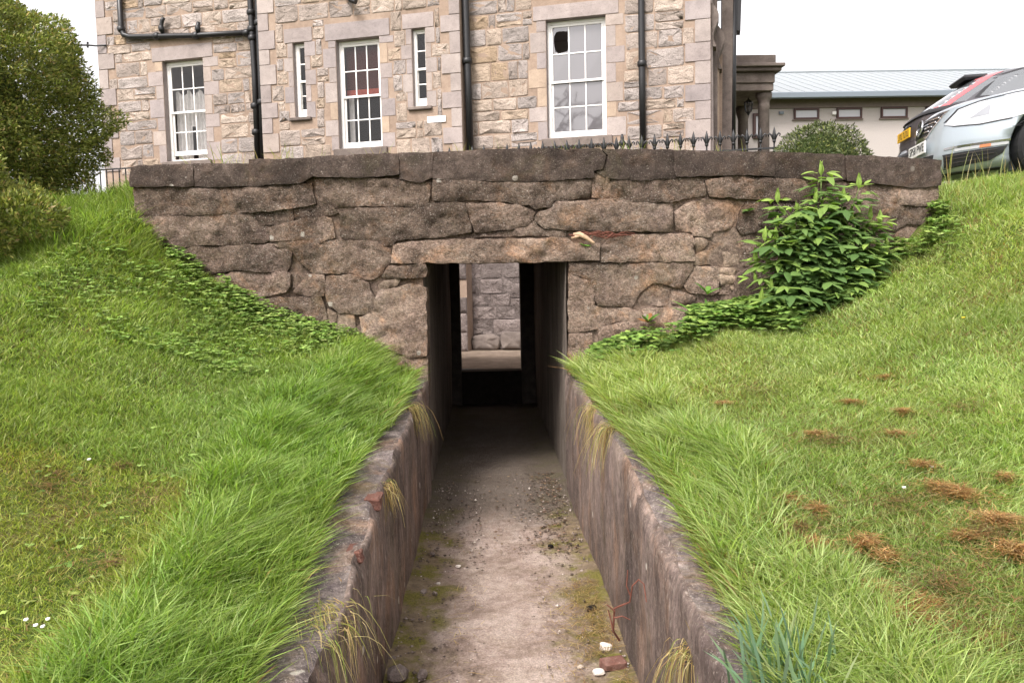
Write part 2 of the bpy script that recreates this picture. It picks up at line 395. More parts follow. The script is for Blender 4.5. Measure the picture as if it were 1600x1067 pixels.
def soilmat():
    m, t, b = newmat('lawn_soil_and_thatch'); b.inputs['Roughness'].default_value = .95; b.inputs['Specular IOR Level'].default_value = .1
    v = wpos(t); a = noise(t, v, 1.6, 5, .65, .5); f = noise(t, v, 45, 4, .7)
    c = ramp(t, a, [(.3, (.045, .075, .016)), (.5, (.075, .10, .022)), (.62, (.10, .085, .032)), (.75, (.13, .085, .045))])
    c = mixc(t, 1.0, c, ramp(t, f, [(.3, .6), (.7, 1.4)]), 'MULTIPLY')
    t.links.new(c, b.inputs['Base Color']); bump(t, b, f, .8, .02); return m
M['soil'] = soilmat()
def pathmat():
    m, t, b = newmat('old_concrete_path'); b.inputs['Roughness'].default_value = .93; b.inputs['Specular IOR Level'].default_value = .15
    v = wpos(t); g = t.nodes.new('ShaderNodeNewGeometry'); sx = nd(t, 'ShaderNodeSeparateXYZ'); t.links.new(g.outputs['Position'], sx.inputs[0])
    n1 = noise(t, v, 2.4, 6, .65, .4); n3 = noise(t, v, 16, 5, .7); nf = noise(t, v, 110, 3, .7)
    c = ramp(t, mathn(t, 'ADD', mathn(t, 'MULTIPLY', n1, .6), mathn(t, 'MULTIPLY', n3, .4)), [(.34, (.13, .093, .075)), (.46, (.24, .18, .15)), (.58, (.36, .29, .25))])
    c = mixc(t, 1.0, c, ramp(t, nf, [(.3, .62), (.52, 1.0), (.7, 1.35)]), 'MULTIPLY')
    # dirt and moss gather along the two walls
    ed = mathn(t, 'ABSOLUTE', mathn(t, 'SUBTRACT', sx.outputs[0], .06))
    ed = mathn(t, 'ADD', ed, mathn(t, 'MULTIPLY', mathn(t, 'SUBTRACT', noise(t, v, 3.1, 5, .65), .5), .65))
    dirt = ramp(t, ed, [(.24, 0.0), (.44, 1.0)])
    c = mixc(t, mathn(t, 'MULTIPLY', dirt, .8), c, mixc(t, 1.0, (.135, .10, .055), ramp(t, n3, [(.3, .55), (.7, 1.5)]), 'MULTIPLY'))
    mossn = ramp(t, noise(t, v, 4.6, 6, .7), [(.47, 0.0), (.58, 1.0)])
    mo = mathn(t, 'MULTIPLY', mathn(t, 'MULTIPLY', mossn, ramp(t, ed, [(.22, .08), (.40, 1.0)])), .85)
    c = mixc(t, mo, c, mixc(t, 1.0, (.125, .115, .022), ramp(t, nf, [(.3, .5), (.7, 1.5)]), 'MULTIPLY'))
    # much darker from just before the mouth of the passage inwards
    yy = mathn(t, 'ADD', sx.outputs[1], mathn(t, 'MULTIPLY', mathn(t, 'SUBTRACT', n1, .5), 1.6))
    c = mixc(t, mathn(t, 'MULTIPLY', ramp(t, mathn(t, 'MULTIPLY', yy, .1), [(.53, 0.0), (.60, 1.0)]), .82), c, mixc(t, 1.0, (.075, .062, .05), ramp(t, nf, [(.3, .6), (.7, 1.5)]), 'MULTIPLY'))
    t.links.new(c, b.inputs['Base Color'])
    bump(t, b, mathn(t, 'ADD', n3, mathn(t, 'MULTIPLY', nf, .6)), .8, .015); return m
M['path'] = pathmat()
M['court'] = rockmat('court_paving', [(.13, .098, .075), (.20, .155, .12), (.28, .22, .175)], big=2, mid=8, fine=60, pits=.2, specks=.02, stonevar=0)

# ------------------------------------------------------------------ the lie of the land
WALL_Y = 6.40
XL, XR = -.49, .61                              # inner faces of the two trench walls
TL = [(-8, .2), (0, .45), (2.46, .66), (3.6, .81), (6.4, .95)]
TR = [(-8, .2), (0, .42), (2.06, .64), (2.75, .75), (3.44, .90), (5.37, .98), (6.4, .96)]
def topL(y): return np.interp(y, [a for a, b in TL], [b for a, b in TL])
def topR(y): return np.interp(y, [a for a, b in TR], [b for a, b in TR])
OL, OR = -.73, .80                              # outer edges of their tops
RL = [(0, .03), (.33, .34), (.93, .52), (1.42, .84), (1.76, 1.08), (2.01, 1.30), (2.6, 1.36), (5, 1.40), (14, 1.7), (400, 1.8)]
RR = [(0, .03), (.3, .22), (.78, .36), (1.4, .42), (2.5, .94), (2.89, 1.36), (3.4, 1.42), (5, 1.46), (14, 1.55), (400, 1.6)]
def bank(x, y):
    k = np.clip((np.asarray(y, float)-1.0)/5.4, 0, 1)**1.15
    l = topL(y)+k*np.interp(OL-x, [a for a, b in RL], [b for a, b in RL])
    r = topR(y)+k*np.interp(x-OR, [a for a, b in RR], [b for a, b in RR])
    z = np.where(x < .04, l, r)
    d = np.where(x < .04, OL-x, x-OR)
    return z+.035*n2(x, y, 1.7, 3)*np.clip(d*2, 0, 1)-.015
def plateau(x, y):
    z = 2.60+.0*x
    rt = sstep(2.6, 3.6, x)
    zr = np.interp(y, [6.4, 7.0, 8.4, 14, 40], [2.43, 2.40, 2.24, 2.3, 2.4])
    z = z*(1-rt)+zr*rt
    lf = sstep(-2.6, -4.0, x)
    return z*(1-lf)+lf*np.interp(y, [6.4, 9, 20], [2.36, 2.5, 2.7])
def ground(x, y):
    x = np.asarray(x, float); y = np.asarray(y, float)
    inside = sstep(-2.95, -2.72, x)*sstep(3.85, 3.58, x)
    front = bank(x, np.minimum(y, 6.44))
    t_out = sstep(6.44, 7.4, y); t_in = sstep(6.5, 6.72, y)
    t = t_out*(1-inside)+t_in*inside
    return front*(1-t)+plateau(x, y)*t
ANG = RAD(15.7)
DU = np.array([math.cos(ANG), -math.sin(ANG), 0]); DN = np.array([-math.sin(ANG), -math.cos(ANG), 0]); DZ = np.array([0, 0, 1.0])
P0 = atY(902, 214, 14.0)                        # a point of the house front
P0b = np.array([P0[0], P0[1], 0.0])
def fpt(u, z, off=0.0): return P0b+DU*u+DZ*z+DN*off
def funp(px, py, off=0.0):
    p = onp(px, py, P0+DN*off, DN); return float((p-P0)@DU), float(p[2])
RAILOFF = float((np.array([0, 11.35, 0])-P0b)@DN)  # distance of the railing line in front of the house
def uo(x, y):
    dx, dy = x-P0b[0], y-P0b[1]; return dx*DU[0]+dy*DU[1], dx*DN[0]+dy*DN[1]

xs = np.unique(np.concatenate([np.linspace(-400, -40, 10), np.linspace(-40, -8, 17), np.linspace(-8, OL, 92), [XL-.02, 0, XR+.02], np.linspace(OR, 8, 92), np.linspace(8, 40, 17), np.linspace(40, 400, 10)]).round(4))
ys = np.unique(np.concatenate([np.linspace(-400, -30, 8), np.linspace(-30, -6, 9), np.linspace(-6, 0, 13), np.linspace(0, 6.44, 81), np.linspace(6.5, 9, 22), np.linspace(9, 30, 85), np.linspace(32, 400, 12)]).round(4))
GX, GY = np.meshgrid(xs, ys); GZ = ground(GX, GY)
nx = len(xs); V = np.stack([GX.ravel(), GY.ravel(), GZ.ravel()], 1)
cxm = (xs[:-1]+xs[1:])/2; cym = (ys[:-1]+ys[1:])/2
CMX, CMY = np.meshgrid(cxm, cym); U_, O_ = uo(CMX, CMY)
keep = ~((CMX > OL) & (CMX < OR) & (CMY < 6.8))
keep &= ~((O_ < RAILOFF-.05) & (O_ > -11) & (U_ > -13) & (U_ < 3.6))
jj, ii = np.nonzero(keep)
q = np.stack([jj*nx+ii, jj*nx+ii+1, (jj+1)*nx+ii+1, (jj+1)*nx+ii], 1)
tag(mk('grass_bank_ground', V, (q,), M['soil'], smooth=True), kind='structure')

# path
pxs = np.linspace(XL-.06, XR+.06, 25); pys = np.concatenate([np.linspace(-8, 0, 17), np.linspace(.2, 11.6, 190)])
GX, GY = np.meshgrid(pxs, pys); ed = np.minimum(GX-XL, XR-GX)
GZ = .010*n2(GX, GY, 3.0, 5, 3)+.035*sstep(.16, 0, ed)*(.6+.6*n2(GX, GY, 4, 9))-.004
nx = len(pxs); jj, ii = np.meshgrid(np.arange(len(pys)-1), np.arange(nx-1), indexing='ij'); jj = jj.ravel(); ii = ii.ravel()
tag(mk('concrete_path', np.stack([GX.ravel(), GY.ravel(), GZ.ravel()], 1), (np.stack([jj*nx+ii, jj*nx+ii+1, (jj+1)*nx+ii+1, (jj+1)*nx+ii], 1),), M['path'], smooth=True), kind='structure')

# ------------------------------------------------------------------ low walls of the sunken path
def trench_wall(name, label, xin, xout, topf, seed):
    yy = np.concatenate([np.linspace(-7, .6, 16), np.arange(.65, 6.401, .035)]); yy[-1] = 6.40
    sg = 1 if xout > xin else -1; wdt = abs(xout-xin)+.10
    prof = [(0, -.1), (0, .02)]+[(0, t) for t in np.linspace(.08, .90, 15)]+[(0, .95), (.006, .985), (.022, 1.0)]+[(w, 1.0) for w in np.linspace(.05, wdt, 7)]+[(wdt, .6)]
    P = np.array(prof); n = len(P); Vv = []
    for y in yy:
        T = float(topf(y))
        z = np.where(P[:, 1] > 0, P[:, 1]*T, -.1); x = xin+sg*P[:, 0]
        Vv.append(np.stack([x, np.full(n, y), z], 1))
    Vv = np.array(Vv); f = Vv.reshape(-1, 3).copy()
    wn = np.tile(P[:, 0], len(yy)); hn = np.tile(P[:, 1], len(yy))
    far = np.repeat(sstep(6.40, 6.30, yy), n)
    d = .010*fbm(f*np.array([1, 2.2, 2.2]), 3, seed)*far
    f[:, 0] += sg*d
    # broken edge where the render has fallen off
    brk = sstep(.18, .62, fbm(f*np.array([1.0, 1.5, 1.0]), 3, seed+20))
    topm = sstep(.62, .99, hn)*sstep(.22, .0, wn)
    f[:, 0] += sg*.040*brk*topm*far*sstep(.0, .06, .06-wn)
    f[:, 2] -= .050*brk*topm*far*(hn > .9)
    ch2 = sstep(.15, .45, fbm(f*np.array([2.0, 6.5, 5.0]), 3, seed+33))*sstep(.80, .99, hn)*sstep(.05, .0, wn)
    f[:, 0] += sg*.022*ch2*far; f[:, 2] -= .026*ch2*far*(hn > .93)
    f[:, 2] += np.where((hn > .99), .020*fbm(f*7, 3, seed+5), 0)*far
    m = len(yy); jj, ii = np.meshgrid(np.arange(m-1), np.arange(n-1), indexing='ij'); jj = jj.ravel(); ii = ii.ravel()
    q = np.stack([jj*n+ii, (jj+1)*n+ii, (jj+1)*n+ii+1, jj*n+ii+1], 1)
    if sg < 0: q = q[:, ::-1]
    r = root(name, label, 'wall', (xin, 3.0, 0))
    side = ii < n-9
    mk('rendered_face', f, (q[side],), M['render'], r, smooth=True)
    mk('wall_top', f, (q[~side],), M['trenchtop'], r, smooth=True)
    return r
twl = trench_wall('trench_wall', 'low rendered wall with a chipped top along the left side of the sunken path', XL, OL, topL, 31)
twr = trench_wall('trench_wall', 'low rendered wall with a cracked top along the right side of the sunken path', XR, OR, topR, 57)

# ------------------------------------------------------------------ the tunnel under the terrace
TUN = root('tunnel', 'dark narrow plastered tunnel running under the old stone wall to the house', 'tunnel', (.06, 6.9, 0))
def tun_wall(x, sg):
    yy = np.linspace(6.425, 11.3, 66); zz = np.linspace(-.1, 2.06, 26)
    Y, Z = np.meshgrid(yy, zz); X = x+sg*(.012*n2(Y, Z, 2.0, 8, 3)+.006)
    n = len(yy); jj, ii = np.meshgrid(np.arange(len(zz)-1), np.arange(n-1), indexing='ij'); jj = jj.ravel(); ii = ii.ravel()
    q = np.stack([jj*n+ii, jj*n+ii+1, (jj+1)*n+ii+1, (jj+1)*n+ii], 1)
    if sg > 0: q = q[:, ::-1]
    mk('tunnel_side', np.stack([X.ravel(), Y.ravel(), Z.ravel()], 1), (q,), M['plaster'], TUN, smooth=True)
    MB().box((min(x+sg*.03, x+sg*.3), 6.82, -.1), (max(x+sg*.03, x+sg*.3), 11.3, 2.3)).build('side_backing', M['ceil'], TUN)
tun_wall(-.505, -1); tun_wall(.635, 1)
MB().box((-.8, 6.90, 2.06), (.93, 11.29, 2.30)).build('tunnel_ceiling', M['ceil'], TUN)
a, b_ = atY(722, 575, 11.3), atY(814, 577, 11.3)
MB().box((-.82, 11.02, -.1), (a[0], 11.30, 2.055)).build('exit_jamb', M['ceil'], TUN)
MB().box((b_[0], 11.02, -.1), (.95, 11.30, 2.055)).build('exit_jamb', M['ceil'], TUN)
MB().box((a[0]+.002, 11.06, -.1), (b_[0]-.002, 11.34, .462)).build('exit_step', plain('shade_dark_step', (.025, .021, .018), .95, .1, var=.3), TUN)  # near-black: the tunnel's shade is put into the step's colour

# ------------------------------------------------------------------ the old retaining wall, stone by stone
WALL = root('stone_retaining_wall', 'old brown stone wall with crumbling blocks built over the tunnel entrance', 'wall', (.06, WALL_Y, 0))
def resample(P, step):
    out = []
    n = len(P)
    for i in range(n):
        a, b = P[i], P[(i+1) % n]; L = np.linalg.norm(b-a); k = max(1, int(round(L/step)))
        out += [a+(b-a)*j/k for j in range(k)]
    return np.array(out)
def edgedist(Q, P):
    d = np.full(len(Q), 9.0)
    for i in range(len(P)):
        a, b = P[i], P[(i+1) % len(P)]; ab = b-a
        t = np.clip(((Q-a)@ab)/(ab@ab+1e-12), 0, 1); d = np.minimum(d, np.linalg.norm(Q-(a+t[:, None]*ab), axis=1))
    return d
def smoothpoly(P, it=1):
    for _ in range(it):
        P = .25*np.roll(P, 1, 0)+.5*P+.25*np.roll(P, -1, 0)
    return P
def inpoly(Q, P):
    c = np.zeros(len(Q), bool); n = len(P)
    for i in range(n):
        (x0, y0), (x1, y1) = P[i], P[(i+1) % n]
        cond = ((y0 > Q[:, 1]) != (y1 > Q[:, 1])) & (Q[:, 0] < (x1-x0)*(Q[:, 1]-y0)/(y1-y0+1e-15)+x0)
        c ^= cond
    return c
def wall_stone(poly, mat, prot=0.0, rough=.012, rnd=.022, rr=.035, step=.024, depth=.34, seed=0, jag=.006, straight=False, label=None):
    P = np.array([[atY(x, y, WALL_Y)[0], atY(x, y, WALL_Y)[2]] for x, y in poly])
    P = resample(P, step)
    
    off = fbm(np.stack([P[:, 0]*17, P[:, 1]*17, np.full(len(P), seed*1.7)], 1), 3, 4)
    c = P.mean(0); dirv = np.roll(P, -1, 0)-np.roll(P, 1, 0); nn = np.stack([dirv[:, 1], -dirv[:, 0]], 1); nn /= np.linalg.norm(nn, axis=1)[:, None]+1e-9
    area = .5*np.sum(P[:, 0]*np.roll(P[:, 1], -1)-np.roll(P[:, 0], -1)*P[:, 1])
    if area < 0: nn = -nn
    P = P+nn*(off[:, None]*jag+.008)
    lo, hi = P.min(0), P.max(0)
    gx, gy = np.meshgrid(np.arange(lo[0], hi[0], step), np.arange(lo[1], hi[1], step))
    G = np.stack([gx.ravel(), gy.ravel()], 1)+rng.uniform(-.3, .3, (gx.size, 2))*step
    G = G[inpoly(G, P)]
    if len(G): G = G[edgedist(G, P) > step*.55]
    pts = [Vector(p) for p in P]+[Vector(p) for p in G]
    n = len(P)
    vo, eo, fo, *_ = delaunay_2d_cdt(pts, [(i, (i+1) % n) for i in range(n)], [], 1, 1e-6)
    Q = np.array([tuple(v) for v in vo]); d = edgedist(Q, P)
    rel = rnd*np.clip(1-d/rr, 0, 1)**1.6
    w = np.stack([Q[:, 0]*5, Q[:, 1]*7, np.full(len(Q), seed*3.1)], 1)
    big = fbm(w, 4, 12); chips = sstep(.25, .7, fbm(w*2.3+7, 2, 40))
    tilt = (Q-c)@np.array([math.sin(seed*2.3)*.02, math.cos(seed*1.9)*.03])
    y = WALL_Y-prot+rel+np.minimum(-rough*big+rough*1.1*chips+tilt, .02)
    Vf = np.stack([Q[:, 0], y, Q[:, 1]], 1)
    F = []
    for f in fo:
        a, b, cc = [Q[i] for i in f[:3]]
        s = (b[0]-a[0])*(cc[1]-a[1])-(b[1]-a[1])*(cc[0]-a[0])
        F.append(tuple(f) if s > 0 else tuple(f)[::-1])
    Vb = np.stack([P[:, 0], np.full(n, WALL_Y+depth), P[:, 1]], 1); m = len(Vf)
    # sides from the constrained rim
    idx = list(range(n))
    V = np.concatenate([Vf, Vb, Vf[:n]]); k0 = m+n
    if area > 0: F += [(k0+i, m+i, m+(i+1) % n, k0+(i+1) % n) for i in idx]
    else: F += [(k0+i, k0+(i+1) % n, m+(i+1) % n, m+i) for i in idx]
    o = mk('stone', V, F, mat, WALL, smooth=True)
    if label: o['label'] = label
    return o
CO, UP, LO, RU = M['coping'], M['upperstone'], M['wallstone'], M['rubble']
ST = [
 # coping course
 (CO, .02, [(205,262),(255,259),(301,257),(302,290),(255,291),(206,291)]),
 (CO, .015, [(303,257),(389,257),(390,290),(345,291),(304,291)]),
 (CO, .02, [(391,251),(440,250),(487,248),(489,274),(470,285),(391,290)]),
 (CO, .025, [(489,248),(560,243),(621,241),(623,272),(560,277),(491,275)]),
 (CO, .01, [(624,241),(675,240),(674,277),(660,284),(625,280)]),
 (CO, .02, [(677,240),(750,236),(800,234),(860,234),(880,236),(936,234),(945,243),(940,264),(926,267),(927,277),(820,284),(750,281),(677,278)]),
 (CO, .01, [(942,234),(960,235),(1051,235),(1053,270),(1058,277),(1000,281),(950,277),(932,269),(944,266),(951,243)]),
 (CO, .02, [(1053,236),(1130,238),(1205,239),(1208,275),(1150,272),(1056,276)]),
 (CO, .015, [(1207,239),(1317,243),(1319,280),(1290,283),(1211,279)]),
 (CO, .03, [(1322,245),(1400,248),(1468,252),(1468,289),(1430,293),(1380,287),(1323,282)]),
 # second course
 (UP, 0, [(207,293),(300,293),(390,293),(470,288),(486,287),(491,317),(470,322),(440,327),(390,331),(300,335),(219,337),(208,330)]),
 (UP, -.01, [(491,279),(560,280),(600,281),(662,286),(672,285),(669,315),(640,321),(560,321),(520,324),(499,318)]),
 (UP, .005, [(678,282),(750,284),(830,287),(924,280),(921,309),(863,312),(863,322),(850,324),(837,326),(828,319),(798,317),(780,313),(740,311),(700,314),(677,313)]),
 (LO, 0, [(929,274),(940,271),(951,279),(954,308),(945,309),(926,307),(925,287)]),
 (UP, 0, [(953,281),(1000,283),(1060,280),(1099,279),(1102,304),(1080,308),(1060,313),(1045,315),(957,314)]),
 (UP, .01, [(1104,283),(1150,275),(1205,280),(1289,285),(1299,319),(1240,313),(1170,310),(1111,306)]),
 (UP, 0, [(1292,286),(1320,284),(1380,289),(1430,296),(1466,292),(1467,319),(1440,321),(1380,317),(1301,317)]),
 # third course
 (UP, 0, [(217,340),(300,338),(393,333),(400,345),(412,353),(421,356),(422,376),(405,380),(345,382),(270,383),(245,381),(238,363),(224,352)]),
 (UP, -.005, [(396,331),(430,328),(456,326),(457,345),(445,349),(412,351),(400,340)]),
 (UP, -.01, [(460,326),(485,321),(520,325),(526,332),(514,336),(480,340),(461,343)]),
 (LO, .01, [(424,357),(460,347),(505,338),(518,341),(521,370),(500,376),(440,376),(424,377)]),
 (UP, 0, [(531,333),(555,327),(640,325),(671,318),(725,318),(732,345),(736,362),(690,369),(640,372),(618,375),(612,383),(600,384),(590,377),(560,375),(542,372),(532,369)]),
 (LO, 0, [(729,319),(780,318),(810,322),(831,329),(835,333),(829,345),(822,351),(800,357),(760,361),(743,361),(736,345)]),
 (LO, -.01, [(741,364),(780,362),(822,355),(833,345),(838,353),(850,359),(885,361),(884,369),(830,367),(760,369),(738,371)]),
 (LO, .01, [(842,332),(860,326),(868,317),(950,313),(1000,317),(1050,317),(1050,360),(960,360),(890,359),(852,355),(838,345),(835,341)]),
 (LO, -.02, [(1056,331),(1075,319),(1100,312),(1138,314),(1149,321),(1153,340),(1144,357),(1117,361),(1112,370),(1086,367),(1083,361),(1057,359)]),
 (UP, -.01, [(1169,316),(1200,316),(1206,330),(1205,354),(1161,366),(1153,354),(1161,330)]),
 (UP, 0, [(1210,316),(1260,318),(1300,321),(1304,358),(1240,371),(1211,361)]),
 (UP, 0, [(1304,321),(1380,321),(1466,324),(1467,344),(1450,351),(1420,347),(1398,361),(1340,359),(1307,357)]),
 (UP, -.05, [(215,372),(228,368),(237,378),(239,391),(222,392)]),
 # fourth course
 (LO, 0, [(264,387),(345,386),(420,382),(445,388),(455,394),(453,407),(445,423),(410,423),(365,421),(300,430),(262,422)]),
 (LO, .005, [(426,381),(440,379),(527,375),(589,379),(599,387),(609,389),(608,410),(599,417),(596,427),(583,434),(566,437),(549,425),(520,426),(489,427),(479,419),(466,407),(458,392),(453,388),(432,385)]),
 (LO, .015, [(614,384),(640,378),(735,375),(884,373),(895,381),(936,382),(935,406),(890,407),(760,409),(660,410),(612,410)]),
 (LO, .01, [(940,386),(955,374),(1000,368),(1083,366),(1085,406),(1000,408),(939,409)]),
 (LO, -.005, [(890,412),(940,412),(1000,411),(1085,409),(1082,420),(1071,434),(1065,451),(1050,447),(1035,442),(1022,441),(1006,451),(992,469),(986,478),(935,477),(930,467),(933,455),(922,438),(905,428),(890,425)]),
 (LO, -.01, [(890,428),(905,431),(920,441),(930,456),(927,477),(935,481),(985,482),(1000,489),(1004,501),(960,504),(935,513),(900,518),(890,517)]),
 (LO, -.01, [(890,522),(924,522),(927,535),(920,545),(945,560),(945,605),(890,605)]),
 (RU, -.03, [(1089,373),(1100,373),(1107,378),(1096,393),(1090,394)]),
 (RU, -.06, [(1108,381),(1150,375),(1159,382),(1154,391),(1125,393),(1109,391)]),
 (RU, -.02, [(1090,399),(1104,392),(1110,412),(1087,413)]),
 (RU, -.05, [(1107,394),(1129,395),(1132,414),(1113,413)]),
 (RU, -.04, [(1133,395),(1157,395),(1159,413),(1136,415)]),
 (RU, -.02, [(1126,419),(1151,420),(1149,428),(1127,427)]),
 (RU, -.02, [(1127,430),(1149,430),(1147,442),(1129,443)]),
 (LO, -.03, [(1127,446),(1139,445),(1141,459),(1125,460)]),
 (RU, -.03, [(1143,445),(1150,441),(1150,452),(1146,453)]),
 (LO, -.01, [(1086,418),(1123,418),(1122,454),(1110,461),(1076,454),(1069,440)]),
 (LO, -.02, [(1163,373),(1172,369),(1180,415),(1164,415)]),
 (UP, .03, [(1153,431),(1175,417),(1215,405),(1240,420),(1230,460),(1190,515),(1153,515),(1147,470)]),
 (LO, -.03, [(1009,455),(1020,445),(1036,445),(1047,451),(1049,470),(1045,477),(1020,477),(1004,479),(999,470)]),
 (LO, -.02, [(1052,454),(1062,456),(1089,464),(1084,473),(1065,477),(1053,472)]),
 (LO, 0, [(1005,484),(1050,482),(1077,481),(1079,500),(1085,520),(1000,525),(940,540),(935,516),(962,506),(1006,503)]),
 (LO, -.03, [(1093,466),(1119,464),(1129,480),(1144,510),(1090,515)]),
 (UP, 0, [(1184,371),(1240,376),(1286,365),(1290,412),(1260,419),(1215,403),(1184,412)]),
 (UP, -.01, [(1290,364),(1340,364),(1397,366),(1384,391),(1330,410),(1294,412)]),
 (UP, 0, [(1242,424),(1330,414),(1330,480),(1200,505),(1235,470)]),
 (LO, -.03, [(1403,363),(1420,352),(1449,356),(1447,374),(1400,380)]),
 # lower left
 (LO, 0, [(330,436),(365,425),(400,426),(440,427),(453,429),(452,447),(446,455),(420,461),(390,464),(340,470)]),
 (LO, -.015, [(457,431),(470,427),(475,434),(462,447),(457,449)]),
 (LO, 0, [(479,429),(490,430),(505,431),(507,445),(504,461),(480,461),(458,457),(466,446)]),
 (LO, .01, [(510,433),(546,429),(565,440),(574,443),(576,452),(586,468),(580,489),(556,489),(530,486),(516,477),(509,461)]),
 (LO, -.02, [(522,420),(530,416),(544,419),(546,426),(535,429),(523,427)]),
 (LO, 0, [(597,431),(601,424),(608,417),(664,414),(664,431),(620,434),(601,436)]),
 (RU, 0, [(601,440),(624,437),(619,447),(593,454),(592,446)]),
 (LO, .005, [(591,456),(620,450),(640,443),(664,451),(665,480),(666,556),(640,559),(600,541),(566,521),(561,496),(582,491)]),
 (LO, 0, [(380,469),(440,466),(500,465),(507,480),(511,505),(480,520),(380,500)]),
 (RU, -.02, [(511,483),(524,490),(525,502),(515,504)]),
 (RU, -.015, [(528,491),(551,492),(555,522),(530,522),(527,505)]),
 (LO, -.02, [(560,524),(600,545),(640,562),(667,560),(667,625),(560,625)]),
 (RU, -.045, [(556,437),(563,440),(572,444),(590,446),(590,440),(580,437)]),
]
for k, (m_, pr, poly) in enumerate(ST):
    cop = m_ is CO
    wall_stone(poly, m_, pr, rough=.007 if cop else .019, rnd=.006 if cop else .008, rr=.012 if cop else .016, seed=k, jag=.006 if cop else .009,
               depth=.42 if (cop or k == 30) else .30)
# the mortared core behind the stones, open at the tunnel mouth
core = [(206,266),(300,262),(391,256),(500,252),(620,246),(800,240),(936,240),(1130,243),(1318,248),(1462,258)]
corep = [(atY(x, y, WALL_Y)[0], atY(x, y, WALL_Y)[2]) for x, y in core]
xa, xb, zl = -.512, .652, 1.885
corep = [(-2.72, 1.6)]+[(x, z) for x, z in corep]+[(3.58, 1.9), (2.4, .3), (xb, -.1), (xb, zl), (xa, zl), (xa, -.1), (-1.8, .3)]
def ngon_prism(poly, y0, y1):
    n = len(poly); pts = [Vector(p) for p in poly]
    vo, eo, fo, *_ = delaunay_2d_cdt(pts, [(i, (i+1) % n) for i in range(n)], [], 1, 1e-6)
    Q = np.array([tuple(v) for v in vo]); m = len(Q)
    V = [(p[0], y0, p[1]) for p in Q]+[(p[0], y1, p[1]) for p in Q]
    F = [tuple(f) for f in fo]+[tuple(i+m for i in f)[::-1] for f in fo]+[(i, (i+1) % n, m+(i+1) % n, m+i) for i in range(n)]
    return V, F
V, F = ngon_prism(corep, WALL_Y+.05, WALL_Y+.47)
mk('wall_core', V, F, M['walljoint'], WALL)

# ------------------------------------------------------------------ the stone house
HOUSE = root('stone_house', 'large pale sandstone house with white sash windows behind the old wall', 'house', tuple(fpt(-3.5, .46)))
PROJ = .30                                     # the middle part stands forward
ub0, ub1 = funp(408, 150, PROJ)[0], funp(721, 120, PROJ)[0]
UL0, UR1 = -9.62, 2.24
ZB, ZT = .46, 9.2
def win(pxs): return pxs
WINS = [  # u0, u1, z0, z1, off, kind
 (-8.16, -7.26, 4.165, 6.10, 0.0, 'curtain'),
 None, (-.52, .51, 4.145, 6.15, 0.0, 'frosted'), None, None]
def wrect(pts, off):
    q = [funp(x, y, off) for x, y in pts]; us = [p[0] for p in q]; zs = [p[1] for p in q]
    return (us[0]+us[3])/2, (us[1]+us[2])/2, (zs[2]+zs[3])/2, (zs[0]+zs[1])/2
WINS[1] = wrect([(524,65),(592,56),(598,229),(531,234)], PROJ)+(PROJ, 'blind')
WINS[3] = wrect([(457,68),(475,66),(480,183),(462,185)], PROJ)+(PROJ, 'slit')
WINS[4] = wrect([(643,46),(664,43),(667,166),(646,168)], PROJ)+(PROJ, 'slit')
def facade(u0, u1, off, holes):
    us = sorted(set([u0, u1]+[h[0] for h in holes]+[h[1] for h in holes])); zs = sorted(set([ZB, ZT]+[h[2] for h in holes]+[h[3] for h in holes]))
    mb = MB()
    for i in range(len(us)-1):
        for j in range(len(zs)-1):
            cu, cz = (us[i]+us[i+1])/2, (zs[j]+zs[j+1])/2
            if any(h[0] < cu < h[1] and h[2] < cz < h[3] for h in holes): continue
            mb.add([fpt(us[i], zs[j], off), fpt(us[i+1], zs[j], off), fpt(us[i+1], zs[j+1], off), fpt(us[i], zs[j+1], off)], [(0, 1, 2, 3)])
    return mb
hl = [WINS[0]]; hm = [WINS[1], WINS[3], WINS[4]]; hr = [WINS[2]]
wl = facade(UL0, ub0, 0, hl).build('wall', M['mortar'], HOUSE)
wm = facade(ub0, ub1, PROJ, hm); wm.add([fpt(ub1, ZB, PROJ), fpt(ub1, ZB, 0), fpt(ub1, ZT, 0), fpt(ub1, ZT, PROJ)], [(0, 1, 2, 3)])
wm.add([fpt(ub0, ZB, 0), fpt(ub0, ZB, PROJ), fpt(ub0, ZT, PROJ), fpt(ub0, ZT, 0)], [(0, 1, 2, 3)])
wm = wm.build('wall', M['mortar'], HOUSE)
wr = facade(ub1, UR1, 0, hr).build('wall', M['mortar'], HOUSE)
sw = MB(); sw.add([fpt(UR1, ZB, 0), fpt(UR1, ZB, -9), fpt(UR1, ZT, -9), fpt(UR1, ZT, 0)], [(0, 1, 2, 3)])
sw.add([fpt(UL0, ZB, -9), fpt(UL0, ZB, 0), fpt(UL0, ZT, 0), fpt(UL0, ZT, -9)], [(0, 1, 2, 3)])
sw.add([fpt(UR1, ZB, -9), fpt(UL0, ZB, -9), fpt(UL0, ZT, -9), fpt(UR1, ZT, -9)], [(0, 1, 2, 3)])
sw.build('side_wall', M['dressed'], HOUSE)
rf = MB(); ov = .45
e = [fpt(UL0-ov, ZT, PROJ+ov), fpt(UR1+ov, ZT, PROJ+ov), fpt(UR1+ov, ZT, -9-ov), fpt(UL0-ov, ZT, -9-ov)]
rg = [fpt(UL0+3.5, ZT+3.2, -4.4), fpt(UR1-3.5, ZT+3.2, -4.4)]
rf.add(e+[p+DZ*.15 for p in e]+rg, [(3, 2, 1, 0), (0, 1, 5, 4), (1, 2, 6, 5), (2, 3, 7, 6), (3, 0, 4, 7), (4, 5, 9, 8), (5, 6, 9), (6, 7, 8, 9), (7, 4, 8)])
